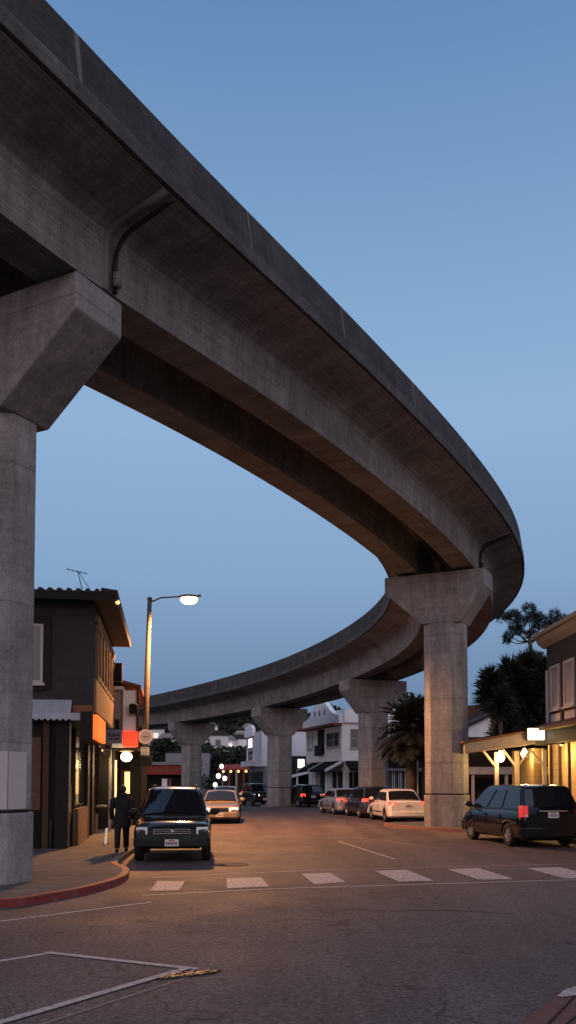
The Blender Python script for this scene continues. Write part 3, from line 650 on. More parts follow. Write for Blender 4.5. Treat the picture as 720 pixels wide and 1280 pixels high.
rp = bx('red_panel', M['redor'], b2, -.55,.0,-.10,-.02,2.98,3.52, .01); bx('panel_band', M['lilac'], b2, -2.2,-.56,-.08,-.02,2.94,3.08)
bx('soffit', M['ddark'], b2, -3,0,.0,9,2.86,2.935); bx('lower_wall', M['dark'], b2, -5,-.85,.6,9,0,2.86)
bx('lit_jamb', M['warm'], b2, -.845,-.78,.55,.62,.2,2.5); bx('menu_board', M['warm'], b2, -.60,-.40,2.8,2.85,1.25,2.1)
bx('door', M['brownwood'], b2, -.78,-.42,3.6,3.66,0,2.2); bx('inner_wall', M['dark'], b2, -.42,-.02,3.4,9,0,2.86); bx('recess_back', M['dark'], b2, -.84,-.43,3.8,3.9,0,2.86)
gl = empty('globe_lamp', at(158,946,31.9), 0, 'round glowing warm globe lamp hanging under the shop soffit', 'lamp')
MB().ball((0,0,0), .21, 18, 12, (1,1,.85)).build('globe', M['globe'], gl, True); MB().lathe([(.28,.19),(.28,.22),(.04,.23),(.03,.3)], (0,0,0), 16).build('shade', M['cream'], gl)
pl = bpy.data.lights.new('globe_lamp_light', 'POINT'); pl.energy = 110; pl.color = (1,.72,.35); pl.shadow_soft_size = .2
po = bpy.data.objects.new('globe_lamp_light', pl); COL.objects.link(po); po.location = at(158,946,31.4)-Vector((0,0,.30))
np_ = empty('news_rack', (X_(194,33.5),33.5,KH), 0, 'small pale newspaper rack on the sidewalk behind the street lamp pole', 'rack')
bx('cabinet', M['signwhite'], np_, -.22,.22,-.2,.2,.35,1.15,.02); bx('door', M['ink'], np_, -.16,.16,-.215,-.202,.7,1.05); bx('stand', M['iron'], np_, -.08,.08,-.08,.08,0,.345)

# ------------------------------------------------------------------ R1: brown two-storey house with lit porch
r1 = empty('brown_house', (9.9,33.5,KH-.01), 0, 'brown board-sided two-storey house with pale cornice and white framed windows at right edge', 'house')
MB().box(0,8,-12,0,3.75,7.0).build('upper_wall', M['pinesid'], r1); MB().box(0,8,-12,0,0,3.1).build('lower_wall', M['shingle'], r1)
MB().prism_y([(-.42,7.36),(-.42,7.22),(-.30,7.2),(-.22,7.02),(-.02,6.85),(8.5,6.85),(8.5,7.36)], -12.4,.42).build('cornice', M['cream'], r1)
MB().prism_y([(-.2,7.365),(8.3,7.365),(8.3,7.6),(.5,7.7)], -12.2,.3).build('roof', M['rooftile'], r1)
ch = MB().box(.5,1.3,-3.6,-2.8,7.4,8.35).build('chimney', M['brownwood'], r1); bx('chimney_cap', M['iron'], ch, .44,1.36,-3.66,-2.74,8.36,8.44)
bx('corner_board', M['winwhite'], r1, -.05,.0,-.22,.05,3.8,5.95)
for k in range(6):
    yb = -.55-1.62*k
    window(r1, 'x', yb-1.12, yb, 4.38, 6.02, 0, .11, M['winwhite'], M['curtain'], sash=False, out=-1, sill=True, dep=.07)
    bx('apron_panel', M['winwhite'], r1, -.035,.0, yb-1.12, yb, 3.86,4.22); bx('batten', M['brownwood'], r1, -.06,0, yb-1.43, yb-1.29, 3.8,6.1)
MB().prism_y([(-.02,3.95),(-.75,3.70),(-.75,3.58),(-.02,3.58)], -12,.3).build('pent_roof', M['brownwood'], r1); bx('fascia_beam', M['dark'], r1, -.45,.0,-12,.25,3.1,3.57)
for k in range(7): bx('batten', M['brownwood'], r1, -.09,-.003,-.50-1.05*k-.09,-.50-1.05*k,.0,3.09)
# porch
po1 = empty('lit_porch', (0,0,KH-.01), 0, 'pale timber porch canopy lit yellow from below, in front of the brown house', 'porch')
xa, xb, ya = X_(583,32.5), 9.15, 32.5
za0, za1, zb0, zb1 = Z_(941,ya), Z_(929,ya), Z_(930,ya), Z_(914,ya)
MB().prism_y([(xa+.1,za0-.12),(xa+.1,za0-.02),(xb,zb0-.02),(xb,zb0-.12)][::-1], ya+.09, 36.6).build('ceiling', M['cream'], po1)
MB().prism_y([(xa-.05,za0-.12),(xa-.05,za1-.12),(xb,zb1-.12),(xb,zb0-.12)][::-1], ya, ya+.08).build('fascia', M['cream'], po1)
MB().prism_y([(xa-.12,za1-.11),(xa-.12,za1-.05),(xb,zb1-.05),(xb,zb1-.11)][::-1], ya-.08, 36.8).build('roof', M['rust'], po1)
MB().prism_x([(ya+.09,za0-.14),(36.6,za0-.14),(36.6,za1-.13),(ya+.09,za1-.13)], xa, xa+.08).build('edge_beam', M['cream'], po1)
for px in (620,646,680):
    x = X_(px,33.2); bx('post', M['cream'], po1, x-.075,x+.075,33.1,33.25,0,za0-.14+(x-xa)*.05, .008)
    for s in ((-1,1) if px == 646 else ((-1,) if px == 680 else (-1,))):
        MB().tube([(x,33.17,2.35-.1),(x+s*.52,33.17,2.92)], .05, 6).build('brace', M['cream'], po1)
x = X_(653,35.8); bx('post', M['tan'], po1, x-.1,x+.1,35.7,35.9,0,2.98)
for a, b in ((586,648),(651,690)):
    pass
bx('garage_wall', M['shingle'], po1, X_(640,36.6), 9.88, 36.55,36.62, 0, 3.0) 
gd = bx('garage_door', M['garage'], po1, X_(650,36.5)+.1, X_(678,36.5), 36.45,36.54, 0, 2.35); bx('door_rail', M['iron'], gd, X_(650,36.5)+.1, X_(678,36.5), 36.42,36.447,1.1,1.16)
bx('side_wall', M['shingle'], po1, 9.45,9.88, 33.9,36.5, 0, 3.0)
def lantern(px, py, Y, s, label):
    g = empty('porch_lantern', at(px,py,Y), 0, label, 'lantern', 'glowing lanterns hanging under the porch')
    MB().lathe([(.02,.26*s),(.08*s,.14*s),(.16*s,.0),(.165*s,-.08*s),(.11*s,-.2*s),(.03*s,-.23*s)], (0,0,0), 16).build('glass', M['globe'], g, True)
    MB().lathe([(.07*s,.20*s),(.05*s,.27*s),(.015*s,.30*s),(.015*s,.5*s)], (0,0,0), 12).build('cap', M['iron'], g)
    l = bpy.data.lights.new('lantern_light', 'POINT'); l.energy = 105; l.color = (1,.62,.24); l.shadow_soft_size = .16
    o = bpy.data.objects.new('lantern_light', l); COL.objects.link(o); o.location = at(px,py,Y-.38)+Vector((0,0,-.12))
lantern(625.5,945,33.1,1.0,'large glowing lantern at the left end of the porch, by the first post')
lantern(655.5,941,34.2,.85,'glowing lantern further inside the porch, above the roof of the black minivan')
cl = empty('ceiling_lamp', at(647,925,33.8), 0, 'small flat ceiling lamp glowing between the two porch lanterns', 'lamp')
bx('diffuser', M['globe'], cl, -.22,.22,-.12,.12,-.09,.0); bx('housing', M['iron'], cl, -.25,.25,-.15,.15,.001,.06)
sg = empty('lit_sign_box', at(670.5,918,32.2), 0, 'blank glowing white sign box on the porch roof edge by the brown house', 'sign')
bx('face', M['signbox'], sg, -.30,.28,-.08,.06,-.20,.22,.01); bx('casing', M['iron'], sg, -.33,.31,.062,.20,-.23,.25)
for (x, y, z, e, c) in ((9.3,30.9,3.0,120,(1,.62,.2)),):
    l = bpy.data.lights.new('wall_light', 'POINT'); l.energy = e; l.color = c; l.shadow_soft_size = .12
    o = bpy.data.objects.new('wall_light', l); COL.objects.link(o); o.location = (x+.1,y,z-.15)
wl = empty('soffit_lamp', (9.62,30.9,3.13), 0, 'small lamp under the dark beam lighting the tan shingle wall behind the minivan', 'lamp')
MB().lathe([(.06,-.02),(.07,0),(.07,.06)], (0,0,0), 12).build('bulb', M['warm'], wl, True); MB().lathe([(.10,.01),(.10,.09)], (0,0,0), 12).build('housing', M['iron'], wl)

# ------------------------------------------------------------------ right side background
cp = empty('carport', (X_(590,42),42,KH-.01), 0, 'low dark carport with a grey beam, between the big pier and the porch', 'carport')
bx('wall', M['dark'], cp, -1.5,5,1.0,6,0,3.7); bx('beam', M['greybld'], cp, -1.5,5,.0,.3,2.05,2.40); bx('roof', M['rooftile'], cp, -1.7,5.2,.31,6.2,3.71,3.85)
for k in range(3): bx('post', M['greybld'], cp, .0+k*1.6,.12+k*1.6,.05,.2,0,2.045)
bx('opening', M['ddark'], cp, -1.4,4.9,.9,.98,0,2.9)
wg = empty('white_gabled_house', (X_(586,60),60,KH-.01), 0, 'white house with dark tiled gable roof behind the yucca trees', 'house')
MB().prism_y([(0,0),(7,0),(7,6.9),(3.2,6.9),(0,5.4)], 0,8).build('wall', M['white'], wg); MB().prism_y([(-.3,5.3),(-.3,5.5),(3.2,7.1),(7.3,7.1),(7.3,6.92),(3.25,6.92)][::-1], -.3,8.3).build('roof', M['rooftile'], wg)
MB().prism_y([(-2.5,6.2),(0,7.4),(4,7.9),(4,6.2)], 9,14).build('rear_roof', M['brownwood'], wg)
window(wg, 'y', 4.6, 5.8, 4.3, 5.6, 0, .08, M['winwhite'], M['winglass'])
ss = empty('dark_storefront', (X_(486,56),56,KH-.01), radians(-6), 'dark low storefront with hanging white slats, behind the white sedan and the palm', 'building')
bx('wall', M['dark'], ss, -.5,8,.0,7,0,3.9); bx('fascia', M['greybld'], ss, 1.75,8,-.25,-.003,3.55,4.35); bx('fascia', M['greybld'], ss, -.5,8,-.35,-.003,2.35,2.52)
for k in range(12):
    a = .02+k*.135+(.03 if k%3 else 0); bx('slat', M['white'] if k%3 else M['greybld'], ss, a,a+.055,-.10,-.06,.25,2.34)
bx('doorway', M['ddark'], ss, 1.85,2.7,-.03,-.003,0,2.2); bx('shop_window', M['winglass'], ss, 2.9,5.5,-.04,-.003,.6,2.2)
sp = empty('pole_sign', (X_(521,50),50,KH-.01), 0, 'tall narrow white pole sign with a small red board, left of the big pier', 'sign')
bx('pole', M['signwhite'], sp, -.06,.06,-.06,.06,0,4.3); MB().prism_y([(-.30,2.9),(.04,2.9),(-.02,4.3),(-.16,4.3),(-.22,3.6)], -.09,-.062).build('white_board', M['signwhite'], sp)
bx('board_frame', M['signwhite'], sp, -.36,.06,-.14,-.095,1.9,2.75); bx('red_board', M['rust'], sp, -.26,-.03,-.155,-.142,2.05,2.5)
pv = empty('pale_roofed_house', (X_(476,74),74,KH-.01), 0, 'grey white house roof showing behind the palm beside the pier cap', 'house')
MB().box(0,7,0,8,0,6.6).build('wall', M['white'], pv); MB().prism_x([(-.4,6.6),(8.4,6.6),(4,8.1)], -.4,7.4).build('roof', M['lilac'], pv)
window(pv, 'y', .8,1.8,4.4,5.6,0)

# ------------------------------------------------------------------ W1: white house with arched parapet
w1c = Vector((X_(427,67),67,KH-.01)); w1l = Vector((X_(382.5,76),76,KH-.01)); ang = atan2(w1c.y-w1l.y, w1c.x-w1l.x)
w1 = empty('white_mission_house', w1l, ang, 'white two-storey house with curved mission parapet and dark striped awnings', 'house'); LW = (w1c-w1l).length
zt = lambda py, Y: Z_(py, Y)-KH
MB().box(0,LW,0,8,3.2,6.15).build('upper_wall', M['white'], w1); MB().box(0,LW,.25,8,0,3.2).build('lower_wall', M['lilac'], w1)
pp = [(-.1,6.1),(LW+.1,6.1),(LW+.1,6.75),(LW*.86,6.95),(LW*.78,7.25),(LW*.68,7.75),(LW*.6,8.05),(LW*.5,8.2),(LW*.4,8.05),(LW*.3,7.7),(LW*.2,7.1),(LW*.1,6.85),(-.1,6.7)]
MB().prism_y(pp, -.25,.15).build('parapet', M['white'], w1)
MB().prism_y([(-.2,5.95),(LW+.2,5.95),(LW+.2,6.12),(-.2,6.12)], -.75,-.0).build('cornice', M['rust'], w1)
for k in (.36,.5,.64): MB().prism_y([(LW*k-.14,7.0),(LW*k+.14,7.0),(LW*k+.14,7.35),(LW*k,7.5),(LW*k-.14,7.35)], -.27,-.252).build('parapet_niche', M['rust'], w1)
MB().prism_x([(.15,6.16),(8.3,6.16),(8.3,6.9),(.15,7.2)], LW*.15,LW+.25).build('roof', M['white'], w1)
bx('recess', M['dark'], w1, LW*.36,LW*.55,-.02,-.003,3.9,5.9); bal = bx('balcony_rail', M['black'], w1, LW*.36,LW*.55,-.30,-.24,3.75,4.6)
window(w1, 'y', LW*.62, LW*.80, 4.35, 5.5, 0, .08, M['winwhite'], M['winglass'], mull=1); window(w1, 'y', LW*.81, LW*.95, 4.35, 5.5, 0, .08, M['winwhite'], M['winglass'])
window(w1, 'y', LW*.08, LW*.22, 4.35, 5.5, 0, .08, M['winwhite'], M['lilac'])
for a in (.7,2.3,4.2): window(w1, 'x', a, a+.85, 4.2, 5.7, LW, .06, M['winwhite'], M['winglass'], out=1)
for a, b in ((.20,.52),(.55,1.0)):
    awn = MB().prism_x([(.0,3.25),(-1.3,2.55),(-1.3,2.42),(.0,3.1)], LW*a, LW*b).build('awning', M['awning'], w1)
    for e in (LW*a-.09, LW*b+.0): MB().prism_x([(.01,3.32),(-1.36,2.60),(-1.36,2.38),(.01,3.05)], e, e+.09).build('awning_edge', M['signwhite'], awn)
for a, b, mm in ((.05,.16,'signwhite'),(.22,.33,'curtain'),(.36,.48,'dark'),(.55,.66,'signwhite'),(.70,.80,'dark'),(.84,.95,'dark')): bx('shop_window', M[mm], w1, LW*a,LW*b,.19,.247,.3,2.45)
awn = MB().prism_y([(LW+.003,3.25),(LW+1.1,2.6),(LW+1.1,2.45),(LW+.003,3.1)], .3,5).build('awning', M['awning'], w1); bx('side_sign', M['tan'], w1, LW+.8,LW+.9,.6,.65,1.2,2.6)
bx('shop_window', M['ddark'], w1, LW+.003,LW+.04,.6,5,.3,2.4)
# W2
w2c = Vector((X_(327,84),84,KH-.01)); w2l = Vector((X_(308,93),93,KH-.01)); ang = atan2(w2c.y-w2l.y, w2c.x-w2l.x); L2 = (w2c-w2l).length
w2 = empty('pale_lilac_house', w2l, ang, 'pale lilac two-storey house with rounded false front, left of the white mission house', 'house')
MB().box(0,L2,0,7,3.1,6.5).build('upper_wall', M['lilac'], w2); MB().box(0,L2,.3,7,0,3.1).build('lower_wall', M['greybld'], w2)
MB().prism_y([(-.1,6.2),(L2*.55,6.2),(L2*.55,6.9),(L2*.45,7.3),(L2*.25,7.45),(L2*.08,7.2),(-.1,6.8)], -.2,.1).build('parapet', M['white'], w2)
MB().box(-.1,L2+.1,.11,7.1,6.51,6.62).build('roof', M['rust'], w2)
window(w2, 'y', L2*.15,L2*.45,5.0,6.1,0,.09,M['winwhite'],M['coolglow']); window(w2, 'y', L2*.15,L2*.45,3.7,4.8,0,.09,M['winwhite'],M['winglass']); window(w2, 'x', 1.0,1.7,4.4,6.0,L2,.08,M['tan'],M['winglass'],out=1)
bx('balcony', M['lilac'], w2, .0,L2*.6,-.6,-.003,3.15,3.7); bx('shop_front', M['dark'], w2, L2*.1,L2*.9,.22,.297,.2,2.6); bx('garage', M['dark'], w2, L2+.003,L2+.05,2,5,0,2.5)
lx = empty('lilac_rear_block', (X_(333,86.5),86.5,KH-.01), radians(3), 'plain pale lilac block joined behind the pier, between the two houses', 'building')
bx('wall', M['lilac'], lx, 0,3.9,0,6,3.0,6.35); bx('lower_wall', M['dark'], lx, 0,3.9,.3,6,0,3.0); bx('roof', M['rooftile'], lx, -.1,4.0,-.1,6.1,6.355,6.5); MB().ball((3.2,-.05,4.3), .28, 10, 8, (1,.4,1)).build('wall_vent', M['iron'], lx, True)
rb = empty('rust_roofed_house', (X_(369,92),92,KH-.01), 0, 'small house with rust coloured roof peeking between the two pale houses', 'house')
bx('wall', M['white'], rb, 0,3,0,5,0,6.6); MB().prism_y([(-.3,6.6),(3.3,6.6),(2.6,7.7),(.4,7.7)], -.3,5.3).build('roof', M['rust'], rb)
gp = empty('small_gable_porch', (X_(362,80),80,KH-.01), radians(10), 'small white gabled porch lit from inside, right of the pier in the road', 'porch')
MB().prism_y([(-.2,1.9),(2.2,2.5),(2.2,2.65),(-.2,2.08)], -.6,1.6).build('roof', M['white'], gp); bx('post', M['white'], gp, .55,.7,-.5,-.35,0,2.05); bx('lit_window', M['coolglow'], gp, 1.0,1.6,1.2,1.3,2.9,3.7); bx('wall', M['dark'], gp, -.5,3,1.31,3,0,4.0)

# red canopy shops far along the street
rc = empty('red_canopy_shops', (X_(281,112),112,KH-.01), radians(-38), 'row of small shops with a red canopy and little warm lights far down the street', 'shops')
bx('wall', M['brownwood'], rc, 0,7,0,5,0,3.4); MB().prism_x([(-1.2,3.0),(0,3.5),(0,3.75),(-1.2,3.2)], -.2,7.2).build('canopy', M['redroof'], rc)
for k in range(6): bx('column', M['rust'] if k%2 else M['winwhite'], rc, .3+k*1.2,.5+k*1.2,-1.0,-.8,0,2.99)
for k in range(5): MB().ball((.9+k*1.25,-1.25,2.85), .17, 8, 6).build('canopy_light', M['warm'], rc, True)
for k in range(3): bx('shop_window', M['dark'] , rc, .7+k*2.2,2.1+k*2.2,-.03,-.003,.4,2.4)
# low shop with rust coloured fascia at left far
lf = empty('rust_fascia_shop', (X_(186,84),84,KH-.01), 0, 'low shop with a rust red fascia behind the parked cars, left of the farthest pier', 'shop')
bx('wall', M['ddark'], lf, -2,3.4,.6,7,0,2.3); bx('fascia', M['redroof'], lf, -2,3.4,.0,7,2.3,3.2); bx('roof', M['greybld'], lf, -2.1,3.5,-.2,7.1,3.21,3.5); bx('poster', M['white'], lf, 1.2,1.7,.5,.595,.4,1.9); bx('poster', M['rust'], lf, 1.85,2.1,.5,.595,.4,1.9)
for k in range(9): bx('fascia_stripe', M['rust'], lf, -1.6+k*.55,-1.4+k*.55,-.03,-.003,2.5,3.0)
gb = empty('grey_block', (X_(216,120),120,0), 0, 'plain grey blue block in front of the wooded hill at left', 'building')
bx('wall', M['greybld'], gb, -1,5.0,0,8,0,5.6); bx('roof', M['iron'], gb, -1.1,5.1,-.1,8.1,5.61,5.8); window(gb, 'y', 3.0,4.2,3.6,4.8,0)
# far street lights
for px, py, Y, s, lab in ((277,958,105,.25,'uppermost far street globe between the distant trees and red canopy shops'),(273,970,104,.28,'larger far street globe just below the uppermost one'),(281,973,104,.26,'far street globe to the right, in front of the red canopy shops'),(269,981,103,.26,'lowest far street globe above the white car roof')):
    p = at(px,py,Y); g = empty('distant_street_globe', (p.x,p.y,0), 0, lab, 'lamp', 'glowing globes far down the street')
    MB().ball((0,0,p.z), s, 12, 8, (1,1,1.15)).build('globe', M['coolglow'], g, True); MB().tube([(0,0,0),(0,0,p.z-s)], .06, 6).build('post', M['iron'], g)
# ------------------------------------------------------------------ hill, trees
def hh(x, y):
    a = min(1, max(0, (y-135)/170)); a = a*a*(3-2*a)
    side = 1/(1+math.exp((x-25)/22)); base = 9+9.5*side
    return a*(base+2.2*sin(x*.045+1)+1.6*sin(x*.11+y*.03)) + max(0, y-320)*.012
mb = MB(); nx, ny = 60, 34
for j in range(ny+1):
    for i in range(nx+1):
        x = -330+660*i/nx; y = 132+ (620-132)*j/ny; mb.v.append((x, y, hh(x,y)-.1))
for j in range(ny):
    for i in range(nx): k = j*(nx+1)+i; mb.f.append((k,k+1,k+nx+2,k+nx+1))
tag(mb.build('hill', M['hill'], smooth=True), kind='structure')
def leaf_crown(mb, lobes, n, s, rnd, flat=.0):
    tot = sum(l[3]*l[4] for l in lobes)
    for l in lobes:
        for _ in range(int(n*l[3]*l[4]/tot)):
            while True:
                v = Vector((rnd.uniform(-1,1), rnd.uniform(-1,1), rnd.uniform(-1,1)))
                if .02 < v.length < 1: break
            v = v.normalized()*(v.length**.45)*rnd.uniform(.82,1.1)
            c = Vector((l[0]+v.x*l[3], l[1]+v.y*l[3], l[2]+v.z*l[4]))
            a = Vector((rnd.gauss(0,1), rnd.gauss(0,1), rnd.gauss(0,.6))).normalized(); b = a.orthogonal().normalized(); b.rotate(Matrix.Rotation(rnd.uniform(0,6.28), 3, a))
            k = s*rnd.uniform(.6,1.4); mb.add([c+a*k, c+b*k*.5, c-a*k, c-b*k*.5], [(0,1,2,3)])
def broad_tree(name, loc, h, r, label, cat, group, seed, n=1500, leaf=.28, m='leaf', cb=.3):
    rnd = random.Random(seed); t = empty(name, loc, rnd.uniform(0,6), label, cat, group)
    tb = MB(); tb.tube([(0,0,-.3),(.05*h*rnd.uniform(-.5,.5),0,h*.35),(0,.03*h,h*.75)], [.035*h,.025*h,.008*h], 8)
    lobes = []
    for k in range(9):
        a = k*2.4+rnd.uniform(-.3,.3); q = r*rnd.uniform(.25,.7); z = h*rnd.uniform(cb+.12,.86); rr_ = r*rnd.uniform(.32,.5)
        lobes.append((q*cos(a), q*sin(a), z, rr_, rr_*.75)); tb.tube([(0,0,h*.35),(q*cos(a)*.5, q*sin(a)*.5, z*.8),(q*cos(a), q*sin(a), z)], [.014*h,.009*h,.003*h], 5)
    tb.build('trunk', M['bark'], t, True); mb = MB(); leaf_crown(mb, lobes, n, leaf, rnd); mb.build('crown', M[m], t); return t
# trees in front of the hill
T0 = broad_tree('street_tree', (X_(298,118),118,0), 7.0, 4.4, 'dark bushy trees massed beyond the red canopy shops', 'tree', 'dark trees beyond the red canopy shops', 1, 2600, .3, cb=.05)
for px, D, s in ((262,125,.98),(280,122,1.02),(312,124,1.0),(247,130,.9),(330,128,.9),(228,134,.85)):
    dup(T0, (X_(px,D),D,0), px*.7, T0['label'], s)
lab_h = 'dark rounded tree on the wooded hill among pale houses'
H0 = broad_tree('hillside_tree', (X_(270,245),245,hh(X_(270,245),245)), 8.5, 5.0, lab_h, 'tree', 'trees covering the hill', 2, 1500, .55, cb=.1)
H1 = broad_tree('hillside_tree', (X_(284,250),250,hh(X_(284,250),250)), 7, 5.4, lab_h, 'tree', 'trees covering the hill', 3, 1500, .55, cb=.1)
hr = random.Random(5); houses = [(196,917,200),(211,929,185),(238,921,195),(186,935,180),(224,936,188),(262,913,215),(268,925,190),(279,930,205),(291,929,210),(303,926,210),(299,918,235),(310,914,235),(247,930,188)]
for k in range(95):
    D = hr.uniform(165,330); px = hr.uniform(150,345) if k < 80 else hr.uniform(345,520); x = X_(px,D)
    if any(abs(px-a) < 7 and D < d+3 and D > d-16 for a, b, d in houses): continue
    dup(H0 if k%2 else H1, (x,D,hh(x,D)-.6), hr.uniform(0,6), lab_h, hr.uniform(.55,1.0))
hl = 'pale house on the wooded hill, its light walls showing between dark trees'
def hill_house(px, py, D, w, seed):
    rnd = random.Random(seed); x = X_(px,D); z = Z_(py,D); g = empty('hillside_house', (x,D,z-2.6), rnd.uniform(-.35,.25), hl, 'house', 'pale houses on the hill')
    bx('wall', M['white'] if seed%3 else M['signwhite'], g, -w/2,w/2,0,6,-5,3.6)
    MB().prism_y([(-w/2-.3,3.6),(w/2+.3,3.6),(w/2-.9,4.7),(-w/2+.9,4.7)], -.3,6.3).build('roof', M['greybld'] if seed%2 else M['rooftile'], g)
    for k in range(max(2,int(w/2.4))):
        xx = -w/2+.9+k*2.3
        if xx+1 < w/2: bx('window', M['hillwin'] if (k+seed)%4 == 0 else M['winglass'], g, xx,xx+1.1,-.06,-.004,1.3,2.7)
for i, (px, py, D) in enumerate(houses): hill_house(px, py, D, (3.4,4.6,5.2,3.0,4.2,3.6,6,4.2,6.5,5,3.4,3,4)[i], i)
# small trees over the roofs
broad_tree('roofline_tree', (X_(424,96),96,0), 10.6, 2.6, 'round tree crown rising above the roof of the white mission house', 'tree', None, 11, 1500, .22, cb=.4)
broad_tree('roofline_tree', (X_(512,82),82,0), 10.4, 2.9, 'loose dark tree crown above the palm, left of the big pier', 'tree', None, 12, 1300, .22, cb=.45)
broad_tree('roofline_tree', (X_(530,88),88,0), 10.6, 2.4, 'small dark tree crown touching the left edge of the big pier', 'tree', None, 15, 900, .22, cb=.45)
# palm
def frond(mb, base, az, el, L, rnd, wid=.42, nl=26, droop=1.0):
    p = Vector(base); d = Vector((cos(az)*cos(el), sin(az)*cos(el), sin(el))); step = L/nl; pts = [p.copy()]
    for i in range(nl):
        p = p+d*step; d = (d+Vector((0,0,-droop*.055*(1+i/nl)))).normalized(); pts.append(p.copy())
    mb.tube(pts[::4]+[pts[-1]], [.03*(1-.8*i/(len(pts[::4]))) for i in range(len(pts[::4])+1)], 4)
    for i in range(2, nl):
        t = i/nl; q = pts[i]; d = (pts[i+1 if i < nl else i]-pts[i-1]).normalized(); s = d.cross(Vector((0,0,1))); s.normalize() if s.length > .01 else None
        w = wid*(sin(pi*min(1,t*.9+.12)))**.6
        for sg_ in (-1,1):
            tip = q+s*sg_*w*rnd.uniform(.8,1.1)+d*w*.65+Vector((0,0,-.25*w+rnd.uniform(-.06,.06))); e = d*.055
            mb.add([q-e, q+e, tip], [(0,1,2)])
def palm(loc, h, L, label):
    rnd = random.Random(21); t = empty('palm_tree', loc, 0, label, 'palm')
    MB().tube([(0,0,-.1),(0,0,h*.5),(.05,0,h)], [.32,.28,.34], 12).build('trunk', M['bark'], t, True)
    mb = MB()
    for k in range(190):
        el = rnd.uniform(-.65,1.45); frond(mb, (.05,0,h+rnd.uniform(-.3,.15)), rnd.uniform(0,2*pi), el, L*rnd.uniform(.75,1.05), rnd, .46, 26, .62 if el > 0 else .35)
    mb.build('crown', M['palm'], t)
palm((X_(514,47.5),47.5,KH-.01), 4.4, 2.35, 'dark date palm with arching fronds between two viaduct piers')
# yuccas
def yucca(name, loc, heads, label, seed, h_sc=1):
    rnd = random.Random(seed); t = empty(name, loc, 0, label, 'tree'); tb = MB(); mb = MB()
    for (x, y, z, r) in heads:
        tb.tube([(0,0,-.1),(x*.4,y*.4,z*.45),(x,y,z-.1)], [.24,.16,.10], 7)
        for k in range(460):
            az = rnd.uniform(0,2*pi); el = rnd.uniform(-1.35,1.5); L = r*rnd.uniform(.75,1.1)*(1 if el > -.3 else .85)
            b = Vector((x,y,z))+Vector((0,0,rnd.uniform(-.35,.15)*r)); d = Vector((cos(az)*cos(el), sin(az)*cos(el), sin(el))); s = d.orthogonal().normalized()*.035*r; s.rotate(Matrix.Rotation(rnd.uniform(0,6), 3, d))
            mb.add([b-s, b+s, b+d*L*.6+s*1.1+Vector((0,0,-.02)), b+d*L+Vector((0,0,-.07*L)), b+d*L*.6-s*1.1], [(0,1,2,3,4)])
    tb.build('trunk', M['bark'], t, True); mb.build('blades', M['yucca'], t); return t
yucca('yucca_tree', (X_(622,44),44,KH), [(-.3,0,6.7,1.0),(.1,-.5,5.6,1.05),(-.2,.3,6.1,1.1),(.5,.2,4.7,.9),(.1,0,3.9,.9)], 'spiky yucca with drooping blades standing just right of the big pier', 31)
yucca('yucca_tree', (X_(660,46),46,KH), [(-.9,0,7.4,1.1),(.1,.4,7.6,1.1),(.9,-.3,7.4,1.1),(-.6,-.3,6.7,1.3),(.5,.2,6.7,1.3),(-.2,0,6.0,1.4),(.9,.1,6.0,1.2),(-1.0,.2,5.8,1.2),(-.1,.3,4.9,1.4),(.8,0,4.8,1.2),(-.9,0,4.6,1.2),(1.3,.3,6.9,1.2),(1.5,0,5.6,1.2),(2.0,.1,6.9,1.2),(2.2,.4,7.6,1.1),(1.9,.3,4.8,1.2),(.2,.6,7.9,1.0)], 'broad dark clump of yuccas between the big pier and the brown house', 32)
broad_tree('dense_tree', (X_(672,50),50,KH), 8.4, 2.9, 'dense near-black tree filling the gap between the yuccas and the brown house', 'tree', None, 17, 4200, .17, cb=.0)
# pine
def pine(loc, label):
    rnd = random.Random(41); t = empty('pine_tree', loc, 0, label, 'tree'); tb = MB(); mb = MB(); D = loc[1]
    P = lambda px, py, dy=0: Vector((X_(px,D)-loc[0], dy, Z_(py,D)-loc[2]))
    tb.tube([(0,0,-.1),P(668,860),P(665,810),P(664,793)], [.30,.2,.13,.08], 8)
    cl = [(640,772,.6),(634,768,.45),(648,768,.6),(658,765,.55),(664,774,.5),(673,772,.6),(683,774,.55),(690,773,.55),(697,776,.5),(650,780,.5),(643,787,.5),(640,794,.45),(648,790,.35),(674,784,.35),(686,782,.4),(704,777,.4),(670,789,.3),(637,800,.25),(668,822,.5)]
    for px, py, r in cl:
        c = P(px, py, rnd.uniform(-.9,.9)); st = P(665, rnd.uniform(793,806)); mid = (st+c)/2+Vector((0,0,-.15)); tb.tube([st, mid, c], [.05,.035,.012], 5)
        for k in range(int(175*r/.5)):
            v = Vector((rnd.gauss(0,1), rnd.gauss(0,1), rnd.gauss(0,.7))); v = v.normalized()*r*.62*(rnd.random()**.4)
            b = c+v; d = (v.normalized()+Vector((rnd.uniform(-.5,.5), rnd.uniform(-.5,.5), rnd.uniform(0,.7)))).normalized()
            for q in range(4):
                dd = (d+Vector((rnd.uniform(-.6,.6), rnd.uniform(-.6,.6), rnd.uniform(-.4,.6)))).normalized(); s = dd.orthogonal().normalized()*.014; mb.add([b-s, b+s, b+dd*.24], [(0,1,2)])
    tb.build('trunk', M['bark'], t, True); mb.build('needles', M['needle'], t)
pine((X_(668,50),50,KH), 'sparse wind-shaped pine with flat needle clumps above the yuccas by the brown house roof')

